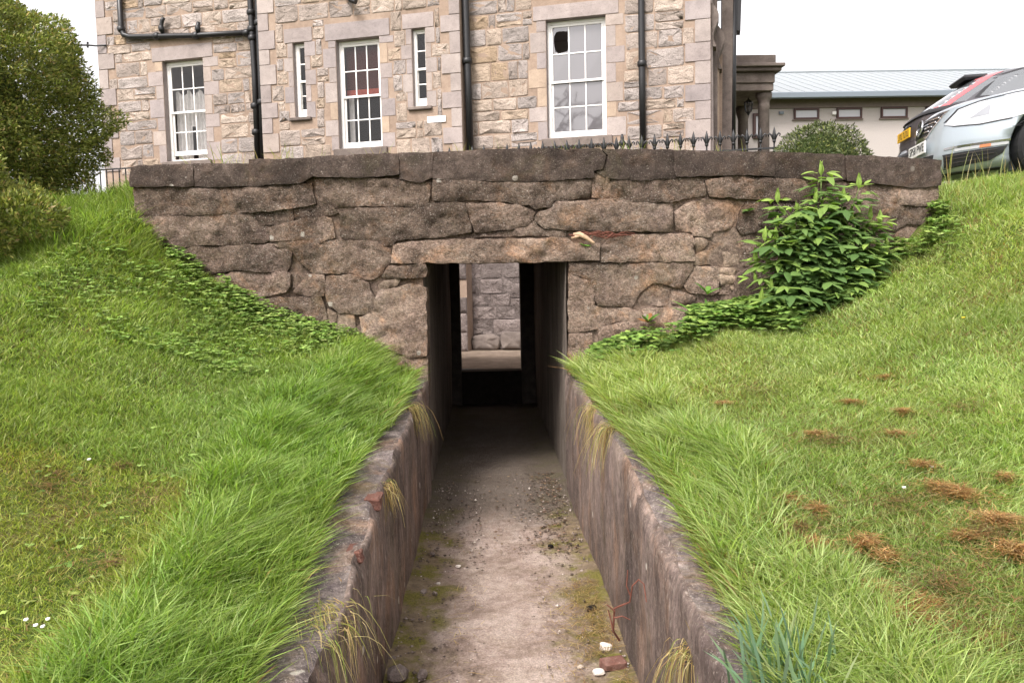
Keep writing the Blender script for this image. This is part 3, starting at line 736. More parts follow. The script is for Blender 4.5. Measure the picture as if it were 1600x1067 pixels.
rf.build('roof', plain('slate_roof', (.10, .10, .115), .6, .3, var=.2), HOUSE)

def hblock(u0, u1, z0, z1, off, face=.012, jit=.012, rounded=.30, proud=.015, k=14, rings=((1.0, -.01), (.975, .6), (.90, 1), (.45, 1))):
    """one stone of the house: an uneven rounded block with a rough face; returns verts, faces"""
    cu, cz, a, b = (u0+u1)/2, (z0+z1)/2, (u1-u0)/2, (z1-z0)/2
    th = np.linspace(0, 2*math.pi, k, endpoint=False)+rng.uniform(-.08, .08, k)
    pw = rounded
    ct, st = np.cos(th), np.sin(th)
    su = np.sign(ct)*np.abs(ct)**pw*a+rng.normal(0, jit, k)*.8; sz = np.sign(st)*np.abs(st)**pw*b+rng.normal(0, jit, k)*.8
    su = np.clip(su, -a, a); sz = np.clip(sz, -b, b)
    V = []
    for r, o in [(a_, b_ if b_ < 0 else b_*proud) for a_, b_ in rings]:
        for i in range(k):
            j = 0 if r > .98 else rng.normal(0, face)
            V.append(fpt(cu+su[i]*r, cz+sz[i]*r, off+o+j))
    V.append(fpt(cu, cz, off+proud+rng.normal(0, face)))
    F = []
    for q in range(3):
        for i in range(k): F.append((q*k+i, q*k+(i+1) % k, (q+1)*k+(i+1) % k, (q+1)*k+i))
    for i in range(k): F.append((3*k+i, 3*k+(i+1) % k, 4*k))
    return V, F
STONES = []                                     # (visible size, verts, faces, material, parent)
def seen(u, z, off):
    p = fpt(u, z, off)-EYE; d = p@_f
    px, py = CX+FPX*(p@_r)/d, CY-FPX*(p@_u)/d
    if 715 < px < 820 and 405 < py < 560: return True
    top = np.interp(px, [0, 205, 440, 800, 1050, 1468], [330, 262, 250, 235, 236, 252])
    return -20 < px < 1620 and -10 < py < top and px > 140
def rubble_zone(u0, u1, z0, z1, off, excl, parent):
    z = z0
    while z < z1-.05:
        h = rng.choice([.18, .23, .28, .33], p=[.18, .3, .32, .20])*rng.uniform(.92, 1.08)
        h = min(h, z1-z)
        ivs = [(u0, u1)]
        for e in excl:
            ov = min(z+h, e[3])-max(z, e[2])
            if ov > .04:
                out = []
                for a, b in ivs:
                    if e[1] <= a or e[0] >= b: out.append((a, b)); continue
                    if e[0] > a: out.append((a, e[0]))
                    if e[1] < b: out.append((e[1], b))
                ivs = out
        for a, b in ivs:
            u = a+.008
            while u < b-.05:
                w = rng.uniform(.26, .62) if rng.random() > .15 else rng.uniform(.12, .2)
                if b-u-w < .13: w = b-u-.008
                g = rng.uniform(.005, .012)
                if h > .22 and w < .5 and rng.random() < .2:
                    f = rng.uniform(.32, .62)
                    parts = [(z, z+h*f), (z+h*f, z+h)]
                else: parts = [(z, z+h)]
                for za, zb in parts:
                    jz = rng.uniform(-.012, .012)
                    if seen(u+w/2, (za+zb)/2, off):
                        STONES.append((w*(zb-za), hblock(u+g*.5, u+w-g*.5, za+g*.5+jz*.5, zb-g*.5+jz*.5, off, .006, .007, .20, rng.uniform(.004, .012)), M['housestone'] if z > 2.3 else M['shaded_basestone'], parent))
                u += w
        z += h
def dressed(u0, u1, z0, z1, off, parent, proud=.007, always=False):
    if always or seen((u0+u1)/2, (z0+z1)/2, off):
        STONES.append((9+(u1-u0)*(z1-z0) if (u1-u0) > .4 else (u1-u0)*(z1-z0), hblock(u0+.004, u1-.004, z0+.004, z1-.004, off, .0008, .001, .045, proud, 18, ((1.0, -.01), (.994, .8), (.98, 1), (.5, 1))), M['dressed'] if z1 > 2.2 else M['shaded_basestone'], parent))
def surround(w, parent, jambw=.17, lint=.27, long=.15, left=True, right=True):
    u0, u1, z0, z1, off, kind = w; ex = []
    z = z0-.02; k = 0
    while z < z1-.03:
        h = min(rng.uniform(.24, .36), z1-z)
        if z1-(z+h) < .12: h = z1-z
        for sg in (-1, 1):
            wd = jambw+(long if (k+(sg > 0)) % 2 else 0)*rng.uniform(.7, 1.1)
            a, b = (u0-wd, u0) if sg < 0 else (u1, u1+wd)
            dressed(a, b, z, z+h, off, parent); ex.append((a, b, z, z+h))
        z += h; k += 1
    a, b = u0-jambw-.06, u1+jambw+.06
    dressed(a, b, z1, z1+lint, off, parent, .014); ex.append((a, b, z1, z1+lint))
    ex.append((u0, u1, z0, z1)); ex.append((u0-.10, u1+.10, z0-.17, z0))
    return ex
exl = surround(WINS[0], wl); exm = surround(WINS[1], wm, .15, .30, .12); exr = surround(WINS[2], wr, .17, .25)
exm += surround(WINS[3], wm, .11, .26, .10); exm += surround(WINS[4], wm, .11, .26, .10)
def quoin(ua, sg, off, parent, a=.26, b=.42):
    ex = []; z = ZB; k = 0
    while z < ZT-.1:
        h = rng.uniform(.27, .38); w = b if k % 2 else a
        u0, u1 = (ua, ua+w) if sg > 0 else (ua-w, ua)
        dressed(u0, u1, z, min(z+h, ZT), off, parent, .02); ex.append((u0, u1, z, z+h)); z += h; k += 1
    return ex
exl += quoin(UL0, 1, 0, wl, .22, .38); exm += quoin(ub0, 1, PROJ, wm, .22, .34); exm += quoin(ub1, -1, PROJ, wm, .20, .36); exr += quoin(UR1, -1, 0, wr, .26, .42)
rubble_zone(UL0, ub0, ZB, ZT, 0, exl, wl); rubble_zone(ub0, ub1, ZB, ZT, PROJ, exm, wm); rubble_zone(ub1, UR1, ZB, ZT, 0, exr, wr)
STONES.sort(key=lambda s: -s[0])
for s in STONES[:300]: mk('stone', s[1][0], s[1][1], s[2], s[3], smooth=s[2] is not M['dressed'])
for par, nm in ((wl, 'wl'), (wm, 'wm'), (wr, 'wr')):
    for mt in (M['housestone'], M['dressed'], M['shaded_basestone']):
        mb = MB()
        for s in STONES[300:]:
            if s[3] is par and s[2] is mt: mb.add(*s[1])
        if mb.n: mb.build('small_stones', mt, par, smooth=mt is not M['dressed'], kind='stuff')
mk('base_mortar', [fpt(-3, ZB+.01, .002), fpt(1.6, ZB+.01, .002), fpt(1.6, 2.32, .002), fpt(-3, 2.32, .002)][0:0] or [fpt(ub1+.01, ZB+.01, .002), fpt(1.6, ZB+.01, .002), fpt(1.6, 2.32, .002), fpt(ub1+.01, 2.32, .002)], [(0, 1, 2, 3)], M['shaded_basestone'], wr)  # mortar sheet in the same tone, court shade included in the colour
# return of the projecting middle part
# foot course of dark stones seen down the tunnel
mb = MB()
u = -1.95
def fbox(u0, u1, z0, z1, o0, o1, bev=.0):
    return (lambda a, b, c: fpt(a, c, b)), (u0, min(o0, o1), z0), (u1, max(o0, o1), z1)
def hb(name, u0, u1, z0, z1, o0, o1, mat, parent=HOUSE, bev=0.0):
    m = MB(); fr = lambda a, b, c: fpt(a, c, b)
    m.box((u0, o0, z0), (u1, o1, z1), fr, bev)
    return m.build(name, mat, parent)
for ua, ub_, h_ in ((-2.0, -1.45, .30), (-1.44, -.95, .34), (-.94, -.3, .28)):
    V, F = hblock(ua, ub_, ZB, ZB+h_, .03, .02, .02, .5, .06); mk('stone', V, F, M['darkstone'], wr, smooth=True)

def window(w):
    u0, u1, z0, z1, off, kind = w; slit = kind == 'slit'
    REC = off-.12 if not slit else off-.09
    # reveal of the opening and sill
    mb = MB()
    for (a, b) in (((u0, z0), (u0, z1)), ((u1, z1), (u1, z0)), ((u0, z1), (u1, z1)), ((u1, z0), (u0, z0))):
        mb.add([fpt(a[0], a[1], off), fpt(b[0], b[1], off), fpt(b[0], b[1], off-.26), fpt(a[0], a[1], off-.26)], [(0, 1, 2, 3), (3, 2, 1, 0)][:1])
    mb.build('window_reveal', M['dressed'], HOUSE)
    hb('window_sill', u0-.10, u1+.10, z0-.15 if not slit else z0-.06, z0, off-.13, off+.06, M['darkstone'], HOUSE, .012)
    fw = .055 if not slit else .03
    fr = MB(); f = lambda a, b, c: fpt(a, c, b)
    lw = fw if not slit else .05
    if kind == 'slit' and w is WINS[3]: lw = .07
    T = .07
    fr.box((u0, REC-T, z0), (u0+lw, REC, z1), f, .006); fr.box((u1-fw, REC-T, z0), (u1, REC, z1), f, .006)
    fr.box((u0+lw, REC-T, z1-fw), (u1-fw, REC-.001, z1), f, .006); fr.box((u0+lw, REC-T, z0), (u1-fw, REC-.001, z0+.05), f, .006)
    win = fr.build('window', M['whitepaint'], HOUSE)
    a0, a1 = u0+lw, u1-fw; b0, b1 = z0+.05, z1-fw
    if kind == 'curtain': b0 += .0
    mid = b0+(b1-b0)*(.49 if kind != 'curtain' else .50)
    nc = 1 if slit else 3
    gap = .085 if kind == 'curtain' else 0.0       # lower sash pushed up a little
    for (s0, s1, o, tag_) in ((mid-.02, b1, REC-.012, 'up'), (b0+gap, mid+.03, REC-.045, 'lo')):
        st_ = .035 if not slit else .012; top = .04; bot = (.04 if tag_ == 'up' else (.085 if not slit else .12))
        m = MB()
        m.box((a0, o-.034, s0), (a0+st_, o, s1), f, .004); m.box((a1-st_, o-.034, s0), (a1, o, s1), f, .004)
        m.box((a0+st_, o-.033, s1-top), (a1-st_, o-.001, s1), f, .004); m.box((a0+st_, o-.033, s0), (a1-st_, o-.001, s0+bot), f, .004)
        m.build('sash', M['whitepaint'], win)
        g0, g1, h0, h1 = a0+st_, a1-st_, s0+bot, s1-top
        bw = .022; nr = 2
        for c in range(1, nc):
            uc = g0+(g1-g0)*c/nc; m = MB(); m.box((uc-bw/2, o-.028, h0), (uc+bw/2, o-.006, h1), f, .004); m.build('glazing_bar', M['whitepaint'], win)
        for r in range(1, nr):
            zc = h0+(h1-h0)*r/nr; m = MB(); m.box((g0, o-.027, zc-bw/2), (g1, o-.007, zc+bw/2), f, .004); m.build('glazing_bar', M['whitepaint'], win)
        for c in range(nc):
            for r in range(nr):
                p0, p1 = g0+(g1-g0)*c/nc, g0+(g1-g0)*(c+1)/nc; q0, q1 = h0+(h1-h0)*r/nr, h0+(h1-h0)*(r+1)/nr
                pm = M['frosted'] if kind == 'frosted' else M['glass']; og = o-.017; tl = rng.normal(0, .0025, 4)
                if kind == 'frosted' and tag_ == 'up' and c == 0 and r == 1:
                    # broken pane: only a jagged rim of glass is left
                    n = 22; th = np.linspace(0, 2*math.pi, n, endpoint=False); cu, cz = (p0+p1)/2+.01, (q0+q1)/2
                    A, B = (p1-p0)/2, (q1-q0)/2; V = []; F = []
                    for k in range(n):
                        ct, st2 = math.cos(th[k]), math.sin(th[k]); s = 1/max(abs(ct), abs(st2))
                        V.append(fpt((p0+p1)/2+A*ct*s, cz+B*st2*s, og))
                    for k in range(n):
                        ct, st2 = math.cos(th[k]), math.sin(th[k])
                        rx = A*.90*np.sign(ct)*abs(ct)**.45*rng.uniform(.88, 1.06); rz = B*.92*np.sign(st2)*abs(st2)**.5*rng.uniform(.80, 1.02)
                        rz = max(-B*.86, min(B*.78, rz)); V.append(fpt(cu+min(rx, A*.93), cz+rz-.015, og))
                    F = [(k, (k+1) % n, n+(k+1) % n, n+k) for k in range(n)]
                    tag(mk('pane', V, F, pm, win), 'broken window pane with a dark jagged hole')
                else:
                    mk('pane', [fpt(p0, q0, og+tl[0]), fpt(p1, q0, og+tl[1]), fpt(p1, q1, og+tl[2]), fpt(p0, q1, og+tl[3])], [(0, 1, 2, 3)], pm, win)
    # the room behind, open towards the window
    o0, o1 = off-.262, off-1.3
    R = [fpt(u0, z0, o0), fpt(u1, z0, o0), fpt(u1, z1, o0), fpt(u0, z1, o0), fpt(u0-.2, z0, o1), fpt(u1+.2, z0, o1), fpt(u1+.2, z1, o1), fpt(u0-.2, z1, o1)]
    mk('room_lining', R, [(4, 5, 6, 7), (0, 1, 5, 4), (1, 2, 6, 5), (2, 3, 7, 6), (3, 0, 4, 7)], M['room'] if kind not in ('frosted', 'curtain') else plain('pale_room', (.42, .37, .35), .9, .1), win)
    if kind == 'blind':
        zb = b0+(b1-b0)*.55
        m = MB()
        for zz in np.arange(zb+.06, b1, .045):
            m.add([fpt(a0, zz, REC-.17), fpt(a1, zz, REC-.17), fpt(a1, zz+.040, REC-.15), fpt(a0, zz+.040, REC-.15)], [(0, 1, 2, 3)])
        m.build('slatted_blind', M['redblind'], win)
        hb('red_pelmet', a0, a1, zb-.05, zb+.05, REC-.2, REC-.16, M['redcloth'], win)
        m = MB(); us = np.linspace(a0+.02, a0+.13, 14)
        P = [fpt(uu, zz, REC-.2+.02*math.sin(i*1.6)) for zz in (b0, zb) for i, uu in enumerate(us)]
        m.add(P, [(i, i+1, 14+i+1, 14+i) for i in range(13)]); m.build('curtain', M['curtain'], win, smooth=True)
    if kind == 'curtain':
        zt = b0+(b1-b0)*.72
        m = MB(); us = np.linspace(a0, a1, 60); o = REC-.17
        P = []
        for zz in (b0, (b0+zt)/2, zt):
            for i, uu in enumerate(us): P.append(fpt(uu, zz+(.05*math.sin(i*.35) if zz == zt else 0), o+.022*math.sin(i*.95)+.01*math.sin(i*.31)))
        m.add(P, [(k*60+i, k*60+i+1, (k+1)*60+i+1, (k+1)*60+i) for k in range(2) for i in range(59) if not (24 < i < 33 and k == 0)])
        m.build('curtain', M['curtain'], win, smooth=True)
    return win
for w in WINS: window(w)

# pipes on the house
def fpx(px, py, off): u, z = funp(px, py, off); return fpt(u, z, off)
def pipe(pts, r, off, collars=(), name='drainpipe', parent=HOUSE):
    P = [fpx(x, y, off) for x, y in pts]
    m = MB(); m.tube(P, r, 10); o = m.build(name, M['blackiron'], parent, smooth=True)
    for (x, y) in collars:
        c = fpx(x, y, off); c2 = MB()
        seg = min(range(len(pts)-1), key=lambda i: abs((pts[i][0]+pts[i+1][0])/2-x)+abs((pts[i][1]+pts[i+1][1])/2-y))
        t = P[seg+1]-P[seg]; t /= np.linalg.norm(t)
        c2.tube([c-t*.055, c-t*.03, c+t*.03, c+t*.055], [r*1.12, r*1.42, r*1.42, r*1.12], 10)
        c2.build('pipe_collar', M['blackiron'], o, smooth=True)
    return o
pipe([(390,-60),(391,0),(398,120),(403,258)], .055, .09, [(392,20),(393,46),(394,60),(398,166),(400,207)])
pipe([(401,-60),(402,0),(407,120),(412,260)], .05, .11, [(403,36),(408,160)])
pipe([(184,-50),(189,45),(193,55),(203,58),(300,56),(392,51)], .05, .08, [(189,46),(245,57),(306,56),(385,52)], 'waste_pipe')
pipe([(254,52),(252,42),(253,33),(256,28)], .038, .10, [(252,45)], 'waste_stub')
pipe([(310,52),(309,43),(310,35)], .038, .10, [(309,45)], 'waste_stub')
pipe([(725,-60),(727,0),(731,120),(735,245)], .065, .18, [(730,96)])
pipe([(1001,-60),(1002,0),(1003,120),(1005,235)], .055, .08, [(1003,100)])
# lamp bracket at the top of the middle part and a cable bracket on the left corner
m = MB(); m.tube([fpx(540, -8, PROJ+.02), fpx(548, 0, PROJ+.20), fpx(556, 3, PROJ+.22)], .05, 8); m.build('wall_bracket', M['blackiron'], HOUSE)
m = MB(); m.tube([fpx(166, 71, .03), fpx(150, 72, .1), fpx(138, 71, .12), fpx(122, 71, .12)], .018, 6); m.tube([fpx(137, 66, .12), fpx(137, 75, .12)], .02, 6); m.build('cable_bracket', M['blackiron'], HOUSE)
hb('white_patch', *[funp(668, 185, PROJ)[0], funp(697, 185, PROJ)[0], funp(668, 193, PROJ)[1], funp(668, 183, PROJ)[1]], PROJ+.012, PROJ+.022, plain('white_limewash', (.72, .68, .66), .9, .1, var=.2, vs=60), HOUSE, .004)

# carved door surround and pier on the right-hand flank, seen almost edge on
def flank(px, py, back):
    q = onp(px, py, P0b+DN*(-back), DN); return q
def flankprism(name, pxpoly, b0, b1, mat):
    A = [flank(x, y, b0) for x, y in pxpoly]; n = len(A); B = [p-DN*(b1-b0) for p in A]
    return mk(name, np.array(A+B), [tuple(range(n))[::-1], tuple(range(n, 2*n))]+[(i, (i+1) % n, n+(i+1) % n, n+i) for i in range(n)], mat, HOUSE)
flankprism('door_moulding', [(1108,-30),(1113,-30),(1115,240),(1109,240)], .15, .35, M['dressed'])
flankprism('door_moulding', [(1113,-30),(1121,-30),(1121,240),(1115,240)], .45, .6, M['darkstone'])
flankprism('door_moulding', [(1118,60),(1124,60),(1124,240),(1119,240)], .7, .95, M['dressed'])
flankprism('door_moulding', [(1123,80),(1129,85),(1128,240),(1124,240)], 1.0, 1.2, M['mortar'])
def scroll(x0, y0, h, w):
    L = [(x0, y0)]; Rr = []
    for k in range(13):
        t = k/12; s = x0+w*(.15+.62*math.sin(math.pi*min(1, t*1.25))**1.0*(1-.45*t))+w*.25*math.sin(t*7)
        Rr.append((s+4*t, y0+h*t))
    return [(x0+3.5*k/12-1, y0+h*k/12) for k in range(13)]+Rr[::-1]
flankprism('carved_console', scroll(1111, 5, 68, 13), .12, .42, M['darkstone'])
flankprism('carved_console', scroll(1120, 40, 68, 13), .66, .98, M['darkstone'])
flankprism('flank_pier', [(1128,-40),(1146,-40),(1143,250),(1127,250)], 1.3, 2.6, M['darkstone'])
m = MB(); m.tube([flank(1147, -30, 1.4), flank(1145, 240, 1.4)], .05, 8); m.build('drainpipe', M['blackiron'], HOUSE, smooth=True)
flankprism('eaves_bracket', [(1149,-40),(1160,-40),(1157,48),(1151,48)], 1.5, 1.8, M['blackiron'])

# sunken court in front of the house and the wall that holds the terrace
c0, c1 = -13.0, 3.6
ro = RAILOFF
V = [fpt(c0, .46, ro), fpt(c1, .46, ro), fpt(c1, .46, -.3), fpt(c0, .46, -.3)]
tag(mk('court_paving', V, [(0, 1, 2, 3)], M['court']), kind='structure')
CW = root('court_wall', 'stone wall holding the terrace along the sunken court of the house', 'wall', tuple(fpt(0, .46, ro)))
ue0, ue1 = uo(-.80, 11.35)[0], uo(.93, 11.35)[0]
for ua, ub_, za, zb in ((c0, ue0, .2, 2.58), (ue1, c1, .2, 2.58), (ue0, ue1, 2.07, 2.58)):
    m = MB(); m.box((ua, ro-.16, za), (ub_, ro+.12, zb), lambda a, b, c: fpt(a, c, b)); m.build('wall_face', M['darkstone'], CW)
m = MB(); m.box((c1, -.3, .2), (c1+.3, ro, 2.5), lambda a, b, c: fpt(a, c, b)); m.build('wall_face', M['darkstone'], CW)

# ------------------------------------------------------------------ portico on the far flank of the house
PY = 17.6
POR = root('stone_portico', 'dark stone entrance portico with a round column beside the house', 'portico', tuple(atY(1180, 330, PY)))
def pz(py, Y=PY, px=1190): return float(atY(px, py, Y)[2])
def pxx(px, Y=PY, py=150): return float(atY(px, py, Y)[0])
def pbox(name, x0, x1, y_top, y_bot, d0, d1, mat, par=POR, bev=.015, Y=PY):
    m = MB(); m.box((pxx(x0, Y), Y+d0, pz(y_bot, Y)), (pxx(x1, Y), Y+d1, pz(y_top, Y)), None, bev); return m.build(name, mat, par)
pbox('blocking_course', 1128, 1216, 83, 98.5, .14, 2.2, M['darkstone'])
pbox('cornice', 1128, 1227, 98.5, 104, -.02, 2.4, M['darkstone']); pbox('cornice', 1128, 1223, 104, 110, .05, 2.3, M['darkstone'])
pbox('frieze', 1128, 1215, 110, 127, .16, 2.2, M['darkstone']); pbox('architrave', 1128, 1214, 127, 139, .20, 2.2, M['darkstone'])
zb = float(ground(np.array([pxx(1203)]), np.array([PY]))[0])-.2
colx = pxx(1204.5); ch = pz(139)-zb; r0 = (pxx(1215)-pxx(1194))/2*.92
m = MB(); m.lathe([(r0*1.3, 0), (r0*1.3, .15), (r0*1.12, .2), (r0*1.05, .3), (r0*1.0, ch*.4), (r0*.88, ch-.32), (r0*.98, ch-.29), (r0*.9, ch-.26), (r0*.92, ch-.18), (r0*1.18, ch-.12), (r0*1.3, ch-.09), (r0*1.3, ch-.001)], (colx, PY+.45, zb), 24)
m.build('column', M['darkstone'], POR, smooth=True)
m = MB(); m.lathe([(r0*1.3, 0), (r0*1.0, .3), (r0*.88, ch-.3), (r0*1.3, ch-.09), (r0*1.3, ch-.001)], (colx, PY+1.9, zb), 18); m.build('column', M['darkstone'], POR, smooth=True)
pbox('pilaster', 1146, 1151, 139.3, 300, .25, .6, M['dressed'])
# hanging lantern
LA = root('hanging_lantern', 'small black lantern hanging under the stone portico', 'lantern', tuple(atY(1170, 172, PY+.9)))
lx, lz = pxx(1169.5, PY+.9), pz(156, PY+.9, 1170); s = .011*1.15
m = MB(); m.tube([(lx, PY+.9, pz(139, PY+.9, 1170)), (lx, PY+.9, lz)], .012, 6); m.lathe([(.02, 0), (.11, -.06), (.10, -.075)], (lx, PY+.9, lz), 6)
for k in range(6):
    a = math.pi*k/3; m.tube([(lx+.10*math.cos(a), PY+.9+.10*math.sin(a), lz-.07), (lx+.065*math.cos(a), PY+.9+.065*math.sin(a), lz-.28)], .009, 4)
m.lathe([(.068, -.28), (.04, -.31), (.012, -.36)], (lx, PY+.9, lz), 6); m.build('lantern_cage', M['blackiron'], LA)
m = MB(); m.lathe([(.085, -.08), (.055, -.27)], (lx, PY+.9, lz), 6); m.build('lantern_glass', M['glass'], LA)

# ------------------------------------------------------------------ low pebbledashed building at the back
LY = 22.0
LOW = root('low_building', 'long low building with pale pebbledash walls and a pale metal roof', 'building', (10, LY, 2.3))
ez = pz(148, LY, 1350)
xl_, xr_ = pxx(1120, LY), 24.0
m = MB(); m.box((xl_, LY, 2.0), (xr_, LY+8, ez-.02)); m.build('wall', M['pebbledash'], LOW)
def lbox(name, x0, x1, y0, y1, d, mat, par=LOW, bev=.0):
    m = MB(); m.box((pxx(x0, LY), LY-d, pz(y1, LY, x0)), (pxx(x1, LY), LY+.02, pz(y0, LY, x0)), None, bev); return m.build(name, mat, par)
zf0, zf1 = pz(168, LY, 1300), ez-.03
edges = [1120, 1196, 1212, 1240, 1280, 1308, 1347, 1376, 1418, 1448]
zt1 = pz(169, LY, 1300); zt2 = pz(172, LY, 1300)
m = MB(); m.box((xl_, LY-.05, zt1), (xr_, LY+.02, ez-.025)); m.build('cladding_band', M['fascia'], LOW)
WXS = [(1240, 1279), (1307, 1346), (1376, 1417), (1446, 1486), (1516, 1556), (1586, 1626)]
dz = .30
for k, (a, b) in enumerate(WXS):
    x0, x1 = pxx(a, LY), pxx(b, LY); z1_ = zt1-.012; z0_ = z1_-.29
    m = MB()
    m.box((x0, LY-.07, z0_), (x1, LY-.004, z0_+.045)); m.box((x0, LY-.07, z1_-.045), (x1, LY-.004, z1_)); m.box((x0, LY-.071, z0_+.045), (x0+.045, LY-.004, z1_-.045)); m.box((x1-.045, LY-.071, z0_+.045), (x1, LY-.004, z1_-.045))
    w = m.build('window', M['windowframe'], LOW)
    mk('pane', [(x0+.045, LY-.03, z0_+.045), (x1-.045, LY-.03, z0_+.045), (x1-.045, LY-.03, z1_-.045), (x0+.045, LY-.03, z1_-.045)], [(0, 1, 2, 3)], M['paleglass'], w)
    m = MB(); m.box((x0-.04, LY-.052, z0_-.03), (x1+.04, LY-.003, z0_)); m.build('window_sill', M['fascia'], w)
# door-height window seen through the portico
x0, x1, z1_, z0_ = pxx(1176, LY), pxx(1197, LY), pz(178, LY, 1186), pz(217, LY, 1186)
m = MB(); m.box((x0, LY-.08, z0_), (x0+.07, LY-.003, z1_)); m.box((x1-.07, LY-.08, z0_), (x1, LY-.003, z1_)); m.box((x0+.07, LY-.079, z1_-.07), (x1-.07, LY-.003, z1_)); m.box((x0+.07, LY-.079, z0_), (x1-.07, LY-.003, z0_+.08))
w = m.build('window', M['windowframe'], LOW); mk('pane', [(x0+.07, LY-.03, z0_+.08), (x1-.07, LY-.03, z0_+.08), (x1-.07, LY-.03, z1_-.07), (x0+.07, LY-.03, z1_-.07)], [(0, 1, 2, 3)], M['paleglass'], w)
m = MB(); x0 = pxx(1217, LY); m.box((x0, LY-.06, pz(179, LY, 1220)), (x0+.12, LY-.003, pz(175, LY, 1220))); m.build('wall_box', M['gutter'], LOW)
m = MB(); x0 = pxx(1300, LY); m.box((x0, LY-.06, pz(180, LY, 1300)), (x0+.10, LY-.003, pz(175, LY, 1300))); m.build('wall_box', M['whitepaint'], LOW)
rz = pz(112, LY+4, 1400)
m = MB(); oh = .35
m.add([(xl_-.4, LY-oh, ez), (xr_+.4, LY-oh, ez), (xr_+.4, LY+4, rz), (xl_-.4, LY+4, rz), (xl_-.4, LY+8+oh, ez), (xr_+.4, LY+8+oh, ez), (xl_-.4, LY-oh, ez-.05), (xr_+.4, LY-oh, ez-.05), (xl_-.4, LY+8+oh, ez-.05), (xr_+.4, LY+8+oh, ez-.05)],
      [(0, 1, 2, 3), (3, 2, 5, 4), (0, 6, 7, 1), (6, 8, 9, 7), (4, 5, 9, 8), (0, 3, 4, 8, 6), (1, 7, 9, 5, 2)])
m.build('metal_roof', M['sheet'], LOW)
m = MB()
for x in np.arange(xl_, xr_, .33): m.add([(x, LY-oh, ez+.012), (x+.04, LY-oh, ez+.012), (x+.04, LY+4, rz+.012), (x, LY+4, rz+.012), (x, LY-oh, ez-.01), (x+.04, LY-oh, ez-.01), (x+.04, LY+4, rz-.01), (x, LY+4, rz-.01)], [(0, 1, 2, 3), (0, 4, 5, 1), (0, 3, 7, 4), (1, 5, 6, 2)])
m.build('roof_ribs', M['sheet'], LOW, kind='stuff')
m = MB(); m.tube([(xl_-.4, LY+4, rz+.02), (xr_+.4, LY+4, rz+.02)], .06, 6); m.build('ridge_cap', M['sheet'], LOW)
m = MB(); m.box((xl_-.4, LY-oh-.13, ez-.17), (xr_+.4, LY-oh-.004, ez-.01), None, .02); m.build('gutter', M['gutter'], LOW)
m = MB(); m.box((xl_-.3, LY-oh, ez-.09), (xr_, LY-.002, ez-.055)); m.build('soffit', M['soffit'], LOW)

# ------------------------------------------------------------------ iron railings on the terrace edge
def railpt(px):                                 # where the railing line crosses this column of the view
    best = onp(px, 300, fpt(0, 0, ro), DN); return uo(best[0], best[1])[0]
ur0, ur1 = railpt(680), railpt(1214)
RAIL = root('iron_railing', 'black iron railing with fleur-de-lis heads in front of the house', 'railing', tuple(fpt((ur0+ur1)/2, 2.6, ro)))
zr = 3.60
def uz(u, o=0.0): return (lambda z: fpt(u, z, ro+o))
m = MB(); m.box((ur0, ro-.018, zr-.275), (ur1, ro+.018, zr-.255), lambda a, b, c: fpt(a, c, b)); m.build('top_rail', M['blackiron'], RAIL)
m = MB(); m.box((ur0, ro-.018, 2.75), (ur1, ro+.018, 2.77), lambda a, b, c: fpt(a, c, b)); m.build('bottom_rail', M['blackiron'], RAIL)
def bar_mesh():
    m = MB(); m.tube([(0, 0, 2.55), (0, 0, zr-.17)], .011, 6)
    V, F = [], []
    prof = [(.012, zr-.19), (.020, zr-.15), (.026, zr-.10), (.017, zr-.05), (.002, zr+.005)]
    m.lathe([(r, z) for r, z in prof], (0, 0, 0), 6)
    m.lathe([(.012, zr-.20), (.024, zr-.185), (.024, zr-.17), (.012, zr-.16)], (0, 0, 0), 8)
    for s in (-1, 1):
        m.tube([DU*s*.008+DZ*(zr-.17), DU*s*.032+DZ*(zr-.105), DU*s*.058+DZ*(zr-.078), DU*s*.073+DZ*(zr-.095), DU*s*.066+DZ*(zr-.122)], [.010, .012, .012, .010, .007], 6)
    return m
first = None; k = 0; u = ur0+.05; px_last = None
mbar = bar_mesh()
base0 = fpt(0, 0, ro)
uu = ur0+.06
us = []
while uu < ur1-.02: us.append(uu); uu += .168
for k, u in enumerate(us):
    if k in (2, 5): continue                     # missing heads
    p = fpt(u, 0, ro)
    if first is None:
        V = np.concatenate(mbar.V); first = mk('railing_bar', V, mbar.F, M['blackiron'], RAIL, smooth=True, local=True); c = first
    else: c = clone(first, RAIL)
    c.location = Vector(p-_LOC[RAIL.name])
kp = railpt(973)
m = MB(); p = fpt(kp, 0, ro+.0); m.tube([p+DZ*2.55, p+DZ*(zr-.18)], .02, 8)
m.lathe([(.02, zr-.2), (.04, zr-.18), (.022, zr-.15), (.04, zr-.11), (.045, zr-.08), (.022, zr-.04), (.026, zr-.02), (.012, zr+.03)], tuple(p), 10); m.build('railing_post', M['blackiron'], RAIL, smooth=True)
